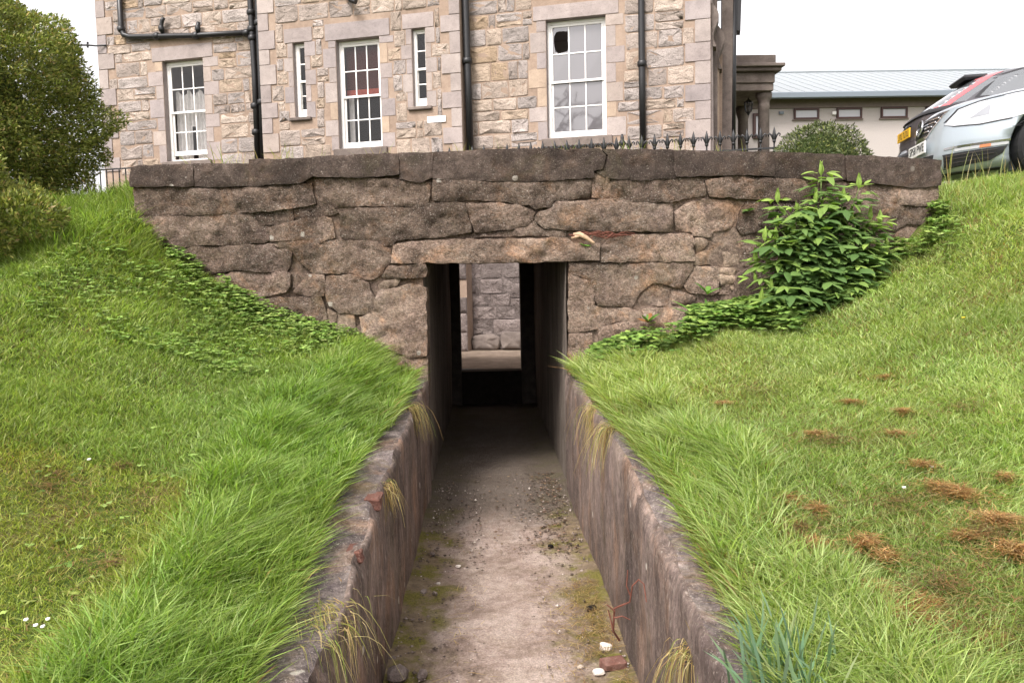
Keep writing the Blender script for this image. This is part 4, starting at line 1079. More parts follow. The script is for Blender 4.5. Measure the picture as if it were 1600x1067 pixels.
# plain railing at the left end
vl0, vl1 = -13.0, railpt(212)
RAIL2 = root('iron_railing', 'plain black iron railing by the left corner of the house', 'railing', tuple(fpt((vl0+vl1)/2, 2.6, ro)))
m = MB(); m.box((vl0, ro-.016, zr-.02), (vl1, ro+.016, zr), lambda a, b, c: fpt(a, c, b)); m.build('top_rail', M['blackiron'], RAIL2)
m = MB(); m.box((vl0, ro-.016, 2.78), (vl1, ro+.016, 2.80), lambda a, b, c: fpt(a, c, b)); m.build('bottom_rail', M['blackiron'], RAIL2)
first = None
for u in np.arange(vl0+.05, vl1, .118):
    if first is None:
        m = MB(); m.tube([(0, 0, 2.6), (0, 0, zr-.01)], .010, 6); first = m.build('railing_bar', M['blackiron'], RAIL2, local=True); c = first
    else: c = clone(first, RAIL2)
    c.location = Vector(fpt(u, 0, ro)-_LOC[RAIL2.name])

# ------------------------------------------------------------------ cars
class Body:
    """a car body given by its outline at every height: front(Z), rear(Z), half width(Z); nose at X=0, driving towards +X"""
    def __init__(s, zf, xf, zr_, xr_, zw, w, Lf=.55, pf=.42, Lr=.5, pr=.36):
        s.zf, s.xf, s.zr, s.xr, s.zw, s.w = zf, xf, zr_, xr_, zw, w; s.Lf, s.pf, s.Lr, s.pr = Lf, pf, Lr, pr
    def F(s, Z): return np.interp(Z, s.zf, s.xf)
    def R(s, Z): return np.interp(Z, s.zr, s.xr)
    def W(s, Z): return np.interp(Z, s.zw, s.w)
    def y(s, X, Z):
        a = np.clip((s.F(Z)-X)/s.Lf, 0, 1)**s.pf; b = np.clip((X-s.R(Z))/s.Lr, 0, 1)**s.pr
        return s.W(Z)*a*b
    def xfront(s, Y, Z): return s.F(Z)-s.Lf*np.clip(np.abs(Y)/s.W(Z), 0, 1)**(1/s.pf)
    def xrear(s, Y, Z): return s.R(Z)+s.Lr*np.clip(np.abs(Y)/s.W(Z), 0, 1)**(1/s.pr)
    def mesh(s, levels, n=40):
        V = []; k = 2*(2*n)
        t = np.linspace(0, 1, n); g = t*t*(3-2*t)
        for Z in levels:
            f, r, w = s.F(Z), s.R(Z), s.W(Z)
            # half outline from the front centre to the rear centre
            a = np.linspace(0, 1, 14)**1.0
            Yf = w*a; Xf = f-s.Lf*a**(1/s.pf); Yr = w*a[::-1]; Xr = r+s.Lr*a[::-1]**(1/s.pr)
            m = np.linspace(Xf[-1], Xr[0], 22)[1:-1]; Xh = np.concatenate([Xf, m, Xr]); Yh = np.concatenate([Yf, np.full(len(m), w), Yr])
            ring = [(x, y, Z) for x, y in zip(Xh, Yh)]+[(x, -y, Z) for x, y in zip(Xh[-2:0:-1], Yh[-2:0:-1])]
            V.append(ring)
        n_ = len(V[0]); F = []
        for i in range(len(V)-1):
            for j in range(n_): F.append((i*n_+j, i*n_+(j+1) % n_, (i+1)*n_+(j+1) % n_, (i+1)*n_+j))
        F.append(tuple(range(n_))[::-1]); F.append(tuple((len(V)-1)*n_+j for j in range(n_)))
        return np.array(V).reshape(-1, 3), F
    def patch(s, poly, kind, off=.006, step=.025, sgn=1):
        """a skin laid on the body; poly in (X,Z) for 'side', (Y,Z) for 'front' and 'rear'"""
        P = resample(np.array(poly, float), step); n = len(P); lo, hi = P.min(0), P.max(0)
        gx, gy = np.meshgrid(np.arange(lo[0], hi[0], step), np.arange(lo[1], hi[1], step)); G = np.stack([gx.ravel(), gy.ravel()], 1)
        G = G[inpoly(G, P)]
        if len(G): G = G[edgedist(G, P) > step*.5]
        vo, eo, fo, *_ = delaunay_2d_cdt([Vector(p) for p in P]+[Vector(p) for p in G], [(i, (i+1) % n) for i in range(n)], [], 1, 1e-7)
        Q = np.array([tuple(v) for v in vo])
        def at(o):
            if kind == 'side': return np.stack([Q[:, 0], sgn*(s.y(Q[:, 0], Q[:, 1])+o), Q[:, 1]], 1)
            if kind == 'front': return np.stack([s.xfront(Q[:, 0], Q[:, 1])+o, Q[:, 0], Q[:, 1]], 1)
            return np.stack([s.xrear(Q[:, 0], Q[:, 1])-o, Q[:, 0], Q[:, 1]], 1)
        A, B = at(off), at(-.02); m = len(Q)
        F = []
        for f in fo: F.append(tuple(f)); F.append(tuple(i+m for i in f)[::-1])
        F += [(i, (i+1) % n, m+(i+1) % n, m+i) for i in range(n)]
        return np.concatenate([A, B]), F
def fixnormals(o):
    bm = bmesh.new(); bm.from_mesh(o.data); bmesh.ops.remove_doubles(bm, verts=bm.verts, dist=1e-5); bmesh.ops.recalc_face_normals(bm, faces=bm.faces); bm.to_mesh(o.data); bm.free()
def cut_arches(o, centers, r, w):
    """cut the four wheel openings out of the body"""
    m = MB()
    for (x, z) in centers:
        for s in (-1, 1):
            th = np.linspace(0, 2*math.pi, 28, endpoint=False)
            y0, y1 = sorted((s*w*.62, s*(w+.2)))
            V = [(x+r*math.cos(a), y0, z+r*math.sin(a)) for a in th]+[(x+r*math.cos(a), y1, z+r*math.sin(a)) for a in th]
            m.add(V, [tuple(range(28)), tuple(range(55, 27, -1))]+[(i, 28+i, 28+(i+1) % 28, (i+1) % 28) for i in range(28)])
    me = bpy.data.meshes.new('tmp'); me.from_pydata([tuple(v) for v in np.concatenate(m.V)], [], m.F); me.update()
    c = bpy.data.objects.new('tmp', me); COL.objects.link(c); fixnormals(c)
    md = o.modifiers.new('b', 'BOOLEAN'); md.operation = 'DIFFERENCE'; md.object = c; md.solver = 'EXACT'
    keepm = (o.parent, o.matrix_local.copy()); o.parent = None; o.matrix_world = Matrix.Identity(4); c.matrix_world = Matrix.Identity(4)
    dg = bpy.context.evaluated_depsgraph_get(); ev = o.evaluated_get(dg); nm = bpy.data.meshes.new_from_object(ev)
    o.modifiers.clear(); o.data = nm; bpy.data.objects.remove(c); bpy.data.meshes.remove(me)
    o.parent = keepm[0]; o.matrix_local = keepm[1]
def wheel(par, x, s, r, w):
    m = MB()
    prof = [(r*.62, -.10), (r*.93, -.11), (r, -.08), (r, .08), (r*.93, .11), (r*.62, .10)]
    n = 36; V = [(x+q*math.cos(2*math.pi*k/n), s*(w-.13)+d*s, r+q*math.sin(2*math.pi*k/n)) for q, d in prof for k in range(n)]
    m.add(V, [(i*n+k, i*n+(k+1) % n, (i+1)*n+(k+1) % n, (i+1)*n+k) for i in range(5) for k in range(n)]+[tuple(range(n)), tuple(range(5*n, 6*n))])
    wh = m.build('wheel', M['tyre'], par, smooth=False, local=True)
    m = MB(); yc = s*(w-.13+.105)
    for k in range(5):
        a = 2*math.pi*k/5+.3; t = np.array([math.cos(a), 0, math.sin(a)]); q = np.array([-math.sin(a), 0, math.cos(a)]); c = np.array([x, yc, r])
        A = [c+t*.05+q*.035, c+t*.05-q*.035, c+t*r*.62-q*.055, c+t*r*.62+q*.055]
        m.add([p for p in A]+[p-np.array([0, s*.03, 0]) for p in A], [(0, 1, 2, 3), (7, 6, 5, 4), (0, 4, 5, 1), (1, 5, 6, 2), (2, 6, 7, 3), (3, 7, 4, 0)])
    ring = [(x+q*math.cos(2*math.pi*k/n), yc+d*s, r+q*math.sin(2*math.pi*k/n)) for q, d in ((r*.66, .0), (r*.60, .012), (r*.60, -.03)) for k in range(n)]
    m.add(ring, [(i*n+k, i*n+(k+1) % n, (i+1)*n+(k+1) % n, (i+1)*n+k) for i in range(2) for k in range(n)])
    m.build('rim', M['alloy'], wh, local=True)
def skin(b, poly, kind, mat, name, par, off=.006, sgn=1, step=.025):
    V, F = b.patch(poly, kind, off, step, sgn); o = mk(name, V, F, mat, par, smooth=False, local=True); fixnormals(o); return o
def textmesh(txt, size, name, mat, par, origin, ex, ez, align='CENTER'):
    cu = bpy.data.curves.new('t', 'FONT'); cu.body = txt; cu.size = size; cu.align_x = align; cu.align_y = 'CENTER'; cu.extrude = .0015; cu.resolution_u = 3
    o = bpy.data.objects.new('t', cu); COL.objects.link(o); dg = bpy.context.evaluated_depsgraph_get(); me = bpy.data.meshes.new_from_object(o.evaluated_get(dg))
    bpy.data.objects.remove(o); bpy.data.curves.remove(cu)
    ex, ez = np.array(ex), np.array(ez); ey = np.cross(ex, ez)*-1
    for v in me.vertices: v.co = Vector(np.array(origin)+ex*v.co.x+ez*v.co.y-np.cross(ex, ez)*-1*v.co.z*0+np.cross(ex, ez)*v.co.z)
    me.materials.clear(); me.materials.append(mat); q = bpy.data.objects.new(name, me); place(q, par); return q

# silver saloon, nose towards the left
HD = RAD(180-13)                                # heading
nose = atY(1436, 236, 7.7)
CZ = float(nose[2])-.43
CAR = root('silver_car', 'silver-blue saloon car parked nose-in beside the end of the stone wall', 'car', (nose[0], nose[1], CZ), None, HD)
zf = [.14, .20, .30, .42, .50, .56, .62, .70, .76, .80, .84, .88, .92, .96, 1.00, 1.10, 1.25, 1.38, 1.45, 1.475]
xf = [-.12, -.03, 0, .0, -.01, -.02, -.035, -.07, -.12, -.22, -.42, -.66, -.92, -1.14, -1.24, -1.42, -1.72, -2.02, -2.30, -2.55]
zr2 = [.14, .25, .5, .8, .95, 1.02, 1.06, 1.12, 1.25, 1.38, 1.45, 1.475]; xr2 = [-4.62, -4.72, -4.76, -4.74, -4.70, -4.55, -4.3, -4.12, -3.86, -3.55, -3.30, -3.1]
zw2 = [.14, .22, .40, .60, .78, .90, .96, 1.02, 1.2, 1.35, 1.43, 1.475]; w2 = [.80, .87, .905, .91, .90, .87, .83, .79, .69, .60, .50, .36]
B = Body(zf, xf, zr2, xr2, zw2, w2, .62, .40)
lv = np.unique(np.concatenate([np.linspace(.14, .76, 20), np.linspace(.76, 1.0, 40), np.linspace(1.0, 1.475, 26)]))
V, F = B.mesh(lv); body = mk('body', V, F, M['silver'], CAR, smooth=True, local=True); fixnormals(body)
cut_arches(body, [(-.86, .33), (-3.64, .33)], .375, .905)
for p in body.data.polygons: p.use_smooth = True
for x in (-.86, -3.64):
    for s in (-1, 1): wheel(CAR, x, s, .325, .90)
for s in (-1, 1):
    hl = skin(B, [(-.10, .595), (-.15, .565), (-.30, .545), (-.50, .56), (-.66, .60), (-.76, .70), (-.80, .775), (-.74, .795), (-.55, .79), (-.34, .765), (-.19, .725)], 'side', M['lamplens'], 'headlight', CAR, .006, s)
    skin(B, [(-.24, .61), (-.36, .62), (-.38, .715)], 'side', M['lampinner'], 'lamp_reflector', hl, .008, s)
    skin(B, [(-.10, .620), (-.19, .728), (-.34, .768), (-.55, .793), (-.74, .798), (-.74, .788), (-.55, .783), (-.34, .757), (-.195, .717), (-.115, .62)], 'side', M['blackplastic'], 'lamp_seal', hl, .008, s)
    skin(B, [(-.10, .592), (-.15, .560), (-.30, .540), (-.50, .555), (-.50, .563), (-.30, .548), (-.15, .568)], 'side', M['blackplastic'], 'lamp_seal', hl, .008, s)
    # side windows
    skin(B, [(-1.62, .985), (-2.55, 1.0), (-2.52, 1.40), (-2.28, 1.385), (-1.95, 1.25)], 'side', M['carglass'], 'side_window', CAR, .004, s)
    skin(B, [(-2.60, 1.0), (-3.62, 1.02), (-3.42, 1.34), (-3.2, 1.40), (-2.57, 1.40)], 'side', M['carglass'], 'side_window', CAR, .004, s)
    # bumper lamp strip and corner intake
    skin(B, [(-.09, .365), (-.49, .370), (-.49, .388), (-.09, .386)], 'side', M['chrome'], 'bumper_trim', CAR, .010, s)
    skin(B, [(-.15, .338), (-.48, .343), (-.48, .368), (-.15, .364)], 'side', M['lamplens'], 'bumper_lamp', CAR, .007, s)
    skin(B, [(-.30, .340), (-.37, .342), (-.37, .366), (-.30, .365)], 'side', M['amber'], 'bumper_lamp', CAR, .010, s)
    inn = skin(B, [(-.085, .325), (-.475, .332), (-.45, .275), (-.38, .225), (-.11, .195)], 'side', M['blackplastic'], 'bumper_intake', CAR, .005, s)
    for zz in (.235, .27, .30):
        skin(B, [(-.10, zz), (-.37-.7*(zz-.235), zz+.01), (-.37-.7*(zz-.235), zz+.018), (-.10, zz+.008)], 'side', M['soffit'], 'intake_slat', inn, .012, s)
    skin(B, [(-.07, .165), (-.47, .165), (-.47, .145), (-.07, .145)], 'side', M['blackplastic'], 'bumper_lip', CAR, .012, s)
    skin(B, [(-.50, .475), (-.505, .475), (-.70, .60), (-.695, .603)], 'side', M['blackplastic'], 'panel_gap', CAR, .0015, s)
    skin(B, [(-.50, .490), (-.50, .487), (-.56, .487), (-.56, .490)], 'side', M['blackplastic'], 'panel_gap', CAR, .0015, s)
# grille
gr = skin(B, [(-.36, .735), (.36, .735), (.30, .64), (.20, .53), (.14, .50), (-.14, .50), (-.20, .53), (-.30, .64)], 'front', M['chrome'], 'grille', CAR, .010)
skin(B, [(-.32, .718), (.32, .718), (.265, .63), (.17, .545), (-.17, .545), (-.265, .63)], 'front', M['blackplastic'], 'grille_mesh', gr, .013)
for zz in (.575, .61, .645, .68):
    hw = np.interp(zz, [.545, .63, .718], [.165, .26, .315]); skin(B, [(-hw, zz), (hw, zz), (hw, zz+.010), (-hw, zz+.010)], 'front', M['chrome'], 'grille_bar', gr, .022)
# round badge with two letters of crossing strokes
m = MB(); cz = .635; cx = float(B.F(cz))+.035; Rb = .078; n = 28
tlt = np.array([-.20, 0, .98]); yv = np.array([0, 1.0, 0])
def bp(y, z, d=0): return np.array([cx, 0, cz])+yv*y+tlt*z+np.array([.98, 0, .2])*d
V = [bp(q*math.cos(2*math.pi*k/n), q*math.sin(2*math.pi*k/n), d) for q, d in ((Rb, 0), (Rb, .012), (Rb*.85, .012), (Rb*.85, .0)) for k in range(n)]
m.add(V, [(i*n+k, i*n+(k+1) % n, ((i+1) % 4)*n+(k+1) % n, ((i+1) % 4)*n+k) for i in range(4) for k in range(n)])
m.add([bp(Rb*.86*math.cos(2*math.pi*k/n), Rb*.86*math.sin(2*math.pi*k/n), .002) for k in range(n)], [tuple(range(n))])
badge = m.build('badge', M['chrome'], CAR, local=True)
m = MB()
def stroke(a, b, w=.006):
    d = np.array(b)-np.array(a); L = np.hypot(*d); q = np.array([-d[1], d[0]])/L*w
    A = [np.array(a)+q, np.array(a)-q, np.array(b)-q, np.array(b)+q]
    m.add([bp(*p, .006) for p in A]+[bp(*p, .010) for p in A], [(0, 1, 2, 3), (7, 6, 5, 4), (0, 4, 5, 1), (1, 5, 6, 2), (2, 6, 7, 3), (3, 7, 4, 0)])
r = Rb*.83
for s in (-1, 1):
    stroke((s*r*.38, r*.90), (0, r*.10)); stroke((s*r*.86, r*.48), (s*r*.40, -r*.86)); stroke((s*r*.40, -r*.86), (0, -r*.08))
m.build('badge_letters', M['blackplastic'], badge, local=True)
# number plate
m = MB(); px_ = float(B.F(.42))+.012; m.box((px_, -.26, .375), (px_+.012, .26, .487), None, .004); pl = m.build('number_plate', M['plate_white'], CAR, local=True)
textmesh('SP58 PWE', .105, 'plate_lettering', M['plate_ink'], pl, (px_+.013, 0, .431), (0, 1, 0), (0, 0, 1))
skin(B, [(-.30, .345), (.30, .345), (.28, .255), (-.28, .255)], 'front', M['blackplastic'], 'lower_intake', CAR, .006)
mirr = MB(); mirr.box((-1.62, .90, .98), (-1.48, 1.06, 1.10), None, .03); mirr.build('wing_mirror', M['silver'], CAR, local=True)
mirr = MB(); mirr.box((-1.62, -1.06, .98), (-1.48, -.90, 1.10), None, .03); mirr.build('wing_mirror', M['silver'], CAR, local=True)
ws = [(-1.30, 1.02), (-1.44, 1.10)]
skin(B, [(-.70, 1.01), (.70, 1.01), (.50, 1.40), (-.50, 1.40)], 'front', M['carglass'], 'windscreen', CAR, .004)

# dark hatchback behind it, tail towards the left
rc = atY(1406, 213, 9.75)
DZ0 = float(rc[2])-.80
DK = root('dark_car', 'charcoal hatchback with a yellow rear plate parked behind the silver car', 'car', (rc[0], rc[1], DZ0), None, RAD(-13))
zf3 = [.16, .3, .5, .66, .74, .80, .86, .92, .98, 1.04, 1.2, 1.36, 1.44, 1.47]; xf3 = [-.1, 0, 0, -.08, -.25, -.5, -.8, -1.0, -1.12, -1.2, -1.46, -1.75, -2.0, -2.3]
zr3 = [.16, .24, .38, .52, .58, .64, .74, .86, .96, 1.00, 1.04, 1.12, 1.25, 1.36, 1.43, 1.47]; L3 = -4.25
xr3 = [L3+.1, L3+.0, L3-.03, L3-.02, L3+.03, L3+.06, L3+.07, L3+.09, L3+.12, L3+.15, L3+.21, L3+.32, L3+.52, L3+.70, L3+.88, L3+1.25]
zw3 = [.16, .25, .4, .6, .8, .94, 1.0, 1.1, 1.3, 1.41, 1.47]; w3 = [.8, .86, .88, .88, .88, .86, .84, .78, .66, .56, .40]
BD = Body(zf3, xf3, zr3, xr3, zw3, w3, .6, .42, .42, .30)
DK.location = Vector((rc[0], rc[1], DZ0))-Vector((math.cos(RAD(-13))*(L3), math.sin(RAD(-13))*L3, 0))
lv = np.unique(np.concatenate([np.linspace(.16, 1.0, 34), np.linspace(1.0, 1.47, 40)]))
V, F = BD.mesh(lv); bd = mk('body', V, F, M['charcoal'], DK, smooth=True, local=True); fixnormals(bd)
cut_arches(bd, [(-.85, .31), (-3.45, .31)], .36, .88)
for p in bd.data.polygons: p.use_smooth = True
for x in (-.85, -3.45):
    for s in (-1, 1): wheel(DK, x, s, .31, .87)
for s in (-1, 1):
    skin(BD, [(L3+.57, 1.065), (L3+1.53, 1.0), (L3+1.53, 1.42), (L3+1.14, 1.415), (L3+.86, 1.34)], 'side', M['blackplastic'], 'window_surround', DK, .003, s)
    skin(BD, [(L3+.62, 1.075), (L3+1.50, 1.02), (L3+1.50, 1.40), (L3+1.16, 1.39), (L3+.88, 1.32)], 'side', M['carglass'], 'side_window', DK, .006, s)
    skin(BD, [(L3+1.56, 1.02), (L3+2.7, .99), (L3+2.35, 1.36), (L3+1.9, 1.41), (L3+1.56, 1.41)], 'side', M['carglass'], 'side_window', DK, .006, s)
    ztl = np.linspace(1.00, 1.40, 9); edge_ = [float(BD.R(z_)) for z_ in ztl]
    tlp = [(x_+.035, z_) for x_, z_ in zip(edge_, ztl)]+[(x_+.17, z_) for x_, z_ in zip(edge_[::-1], ztl[::-1])]
    tl_ = skin(BD, tlp, 'side', M['redlight'], 'tail_light', DK, .008, s)
    skin(BD, tlp[:7]+[(x_+.095, z_) for x_, z_ in zip(edge_[6::-1], ztl[6::-1])], 'side', M['lamplens'], 'clear_lens', tl_, .011, s)
skin(BD, [(-.72, 1.04), (.72, 1.04), (.56, 1.34), (-.56, 1.34)], 'rear', M['carglass'], 'rear_window', DK, .005)
skin(BD, [(-.78, .965), (.78, .965), (.77, 1.02), (-.77, 1.02)], 'rear', M['blackplastic'], 'tailgate_trim', DK, .02)
skin(BD, [(-.84, .42), (.84, .42), (.84, .56), (-.84, .56)], 'rear', M['blackplastic'], 'bumper_strip', DK, .02)
skin(BD, [(-.36, .70), (.36, .70), (.36, .90), (-.36, .90)], 'rear', M['charcoal'], 'plate_recess', DK, .004)
m = MB(); zs_ = 1.40; xs_ = float(BD.R(1.38))
m.box((xs_-.14, -.26, 1.372), (xs_+.14, .26, 1.43), None, .024); m.build('roof_spoiler', M['blackplastic'], DK, local=True)
m = MB(); px_ = float(BD.R(.80))-.03; m.box((px_-.012, -.26, .742), (px_, .26, .855), None, .004); pl = m.build('number_plate', M['plate_yellow'], DK, local=True)
m = MB()
for k, yy in enumerate((-.20, -.145, -.09, -.035, .05, .105, .16)):
    m.box((px_-.014, yy, .765), (px_-.0125, yy+.012, .835)); m.box((px_-.014, yy+.014, .765+.058*(k % 2)), (px_-.0125, yy+.036, .777+.058*(k % 2)))
m.build('plate_lettering', M['plate_ink'], pl, local=True)
m = MB(); m.box((float(BD.R(.9))-.015, -.12, .885), (float(BD.R(.9))+.02, .12, .905), None, .004); m.build('tailgate_handle', M['blackplastic'], DK, local=True)

# ------------------------------------------------------------------ plants: generators
def blades(P, H, WD, yaw, lean, tint, seg=3, curl=None):
    """P base points, H heights, WD widths, yaw of the blade's face, lean = horizontal bend (N,2)"""
    n = len(P); sd_ = np.stack([np.cos(yaw), np.sin(yaw), 0*yaw], 1)*WD[:, None]*.5
    up = np.array([0, 0, 1.0]); ln = np.concatenate([lean, np.zeros((n, 1))], 1)
    mag = np.linalg.norm(lean, axis=1); rows = []
    for k in range(seg):
        t = k/seg; c = P+up*(H*(t-(.5*np.clip(mag/np.maximum(H, 1e-3), 0, 1.6)*.55)*t*t))[:, None]+ln*(t**1.8)
        wv = 1-.35*t if k else .8
        rows += [c-sd_*wv, c+sd_*wv]
    t = 1.0; tip = P+up*(H*(t-(.5*np.clip(mag/np.maximum(H, 1e-3), 0, 1.6)*.55)))[:, None]+ln
    rows.append(tip); k = 2*seg+1
    V = np.stack(rows, 1).reshape(-1, 3); b = np.arange(n)*k
    Q = [np.stack([b+2*i, b+2*i+1, b+2*i+3, b+2*i+2], 1) for i in range(seg-1)]
    T = np.stack([b+2*seg-2, b+2*seg-1, b+2*seg], 1)
    return V, tuple(([np.concatenate(Q)] if Q else [])+[T]), np.repeat(tint, k, 0)
def leaves(C, D, N, L, WD, tint, fold=.25):
    """diamond leaves: base C, direction D, face normal N"""
    D = D/np.linalg.norm(D, axis=1)[:, None]; S = np.cross(D, N); S /= np.linalg.norm(S, axis=1)[:, None]+1e-9; U = np.cross(S, D)
    a = C; b = C+D*(L*.45)[:, None]+S*(WD*.5)[:, None]-U*(WD*fold)[:, None]; c = C+D*L[:, None]-U*(L*.06)[:, None]; d = C+D*(L*.45)[:, None]-S*(WD*.5)[:, None]-U*(WD*fold)[:, None]
    m = C+D*(L*.45)[:, None]
    n = len(C); V = np.stack([a, b, c, d, m], 1).reshape(-1, 3); k = np.arange(n)*5
    T = np.concatenate([np.stack([k, k+1, k+4], 1), np.stack([k+1, k+2, k+4], 1), np.stack([k+2, k+3, k+4], 1), np.stack([k+3, k, k+4], 1)])
    return V, (T,), np.repeat(tint, 5, 0)
def rtint(n, cols, wts, var=.18):
    c = np.array(cols)[rng.choice(len(cols), n, p=np.array(wts)/sum(wts))]
    return np.clip(c*(1+rng.normal(0, var, (n, 1)))*(1+rng.normal(0, .05, (n, 3))), .004, .9)
G1, G2, G3, G4 = (.19, .265, .048), (.265, .345, .085), (.35, .42, .155), (.125, .18, .034)
ST1, ST2, ST3 = (.40, .30, .13), (.30, .20, .085), (.22, .13, .055)

# ------------------------------------------------------------------ lawn grass
def scatter(x0, x1, y0, y1, dens, seed):
    A = (x1-x0)*(y1-y0); n = int(A*dens); return rng.uniform(x0, x1, n), rng.uniform(y0, y1, n)
def inview(x, y, z, m=60):
    p = np.stack([x, y, z], 1)-EYE; d = p@_f; px = CX+FPX*(p@_r)/d; py = CY-FPX*(p@_u)/d
    return (d > .5) & (px > -m-120) & (px < 1600+m+120) & (py < 1067+m+160) & (py > -50), px, py, d
def grass_side(side, N):
    X = []; Y = []
    y = 7.2-5.6*rng.random(N*3)**.8 if False else rng.uniform(1.6, 7.4, N*3)
    pr = np.clip(3.4/y, 0, 1)**1.35; k = rng.random(N*3) < pr; y = y[k]
    span = np.clip(.68*y+.3, 0, 9)
    d = rng.random(len(y))*span
    x = (OL+.045+.08*sstep(3.2, 5.6, y)-d) if side < 0 else (OR-.04-.08*sstep(2.6, 5.0, y)+d)
    keep = rng.random(len(y)) < np.clip(span/4.6, .1, 1)
    x, y = x[keep], y[keep]
    keep = ~((y > 6.36) & (x > -2.74) & (x < 3.64)); x, y = x[keep], y[keep]
    z = ground(x, y); ok, *_ = inview(x, y, z); x, y, z = x[ok], y[ok], z[ok]
    n = len(x); d = (OL-x) if side < 0 else (x-OR)
    p1 = n2(x, y, .9, 3, 3); p2 = n2(x, y, 3.2, 17, 2)
    yaw = rng.uniform(0, math.pi, n)
    if side < 0:
        long_ = sstep(.62, .28, d+.18*p1)*sstep(7, 6, y)
        mown = sstep(3.9, 3.2, y+.5*p1-.25*np.clip(d-1.5, -1, 1))*(1-long_)
        H = .058+.02*p1; H = H*(1-mown)+.038*mown; H = H*(1-long_)+(.155+.03*p1)*long_
        rough = sstep(5.1, 6.1, y)*sstep(1.2, 2.2, d); H = H+.07*rough
    else:
        long_ = sstep(.42, .16, d+.12*p1)
        mown = .0*d; H = .05+.016*p1; H = H*(1-long_)+(.15+.03*p1)*long_
        rough = sstep(2.7, 3.3, d)*sstep(5.2, 6.2, y); H = H+.09*rough
        rough2 = sstep(2.6, 1.9, y)*.05; H = H+rough2
    H = np.clip(H, .02, .4)*rng.uniform(.5, 1.4, n)*(1+.35*n2(x, y, 4.5, 83, 2))
    lean = rng.normal(0, 1, (n, 2))*(.62*H)[:, None]+np.stack([n2(x, y, 2.7, 81, 2), n2(x, y, 2.7, 82, 2)], 1)*(.36*H)[:, None]
    lean[:, 0] += (-side)*(.42*H)*np.clip(long_+.15, 0, 1)*np.clip(.25+d/.25, 0, 1); lean[:, 1] += -.18*H
    lm = np.linalg.norm(lean, axis=1); lean *= np.minimum(1, 1.05*H/np.maximum(lm, 1e-6))[:, None]
    WD = np.clip(.0032+.0032*rng.random(n)**2.5+.0022*long_, .003, .009)*np.clip(y/3.2, .8, 1.9)
    if side < 0:
        col = rtint(n, [G1, G2, G3, G4], [3, 4, 2, 2])
        dry = rng.random(n) < np.clip(.06+.42*sstep(-.05, .5, p2+.6*p1)*mown+.12*mown, 0, .62)
        col[mown > .5] *= np.array([1.22, 1.06, .95])
        col[long_ > .5] *= np.array([1.0, 1.05, 1.0])
    else:
        col = rtint(n, [G1, G2, G3, G4], [1.5, 4, 5, 1]); col *= np.array([1.12, 1.08, 1.15])
        dry = rng.random(n) < np.clip(.12+.26*sstep(.0, .5, p2+.5*p1), 0, .5)
    dk = rtint(n, [ST1, ST2, ST3], [3, 3, 2]); col[dry] = dk[dry]; H[dry] *= .7
    col *= (1+.16*n2(x, y, 1.3, 41, 3))[:, None]
    hv = n2(x, y, .8, 45, 3); col *= np.stack([1+.12*hv, 1+.05*hv, 1+.02*hv], 1)
    z = z-.012
    return blades(np.stack([x, y, z], 1), H, WD, yaw, lean, np.clip(col, .004, .9), 3)
for side, nm, N in ((-1, 'left', 230000), (1, 'right', 215000)):
    V, F, T = grass_side(side, N); print('grass', nm, len(T)//7)
    tag(mk('lawn_grass', V, F, M['grassblade'], tint=T), kind='stuff')
# bent grass spilling over the two wall tops
for side in (-1, 1):
    n = 2400 if side < 0 else 3600; y = rng.uniform(1.9, 6.35, n); x = (OL+.05+.08*sstep(3.2, 5.6, y) if side < 0 else OR-.045-.08*sstep(2.6, 5.0, y))+side*rng.uniform(-.02, .16, n)+.03*n2(np.zeros(n), y, 3, 60+side); z = ground(x, y)-.01
    kk = n2(np.full(n, side*3.0), y, 1.6, 5)>-.55; x, y, z = x[kk], y[kk], z[kk]; n = len(x)
    H = rng.uniform(.07, .17, n); lean = np.stack([-side*H*rng.uniform(.35, 1.0, n), H*rng.normal(-.2, .35, n)], 1)
    col = rtint(n, [G2, G3, G1, (.28, .34, .11)], [4, 4, 2, 1]); dr = rng.random(n) < .08; col[dr] = rtint(int(dr.sum()), [ST1, ST2], [1, 1])
    lean *= np.minimum(1, 1.1*H/np.maximum(np.linalg.norm(lean, axis=1), 1e-6))[:, None]
    V, F, T = blades(np.stack([x, y, z], 1), H, rng.uniform(.005, .009, n), rng.uniform(0, 3.14, n), lean, col, 4)
    tag(mk('overhanging_grass', V, F, M['grassblade'], tint=T), kind='stuff')

# low leafy weeds (clover, buttercup, ground elder) on the banks
def weedbed(x, y, hmax, n_per, cols, wts, lsize, seed, yfun=None):
    n = len(x); z = ground(x, y); h = hmax*rng.uniform(.25, 1.0, n)
    C = []; D = []; Nn = []; L = []; Wd = []
    for k in range(n_per):
        a = 2*math.pi*(k+rng.random(n)*.5)/n_per+rng.uniform(0, .6, n)
        c = np.stack([x, y, z+h], 1); d = np.stack([np.cos(a), np.sin(a), rng.uniform(-.25, .25, n)], 1)
        C.append(c); D.append(d); Nn.append(np.stack([rng.normal(0, .3, n), rng.normal(-.25, .3, n), np.ones(n)], 1)); s = lsize*rng.uniform(.6, 1.25, n); L.append(s); Wd.append(s*.72)
    C, D, Nn, L, Wd = map(np.concatenate, (C, D, Nn, L, Wd)); base = rtint(n, cols, wts, .2); T = np.tile(base, (n_per, 1))
    return leaves(C, D, Nn, L, Wd, T, .12)
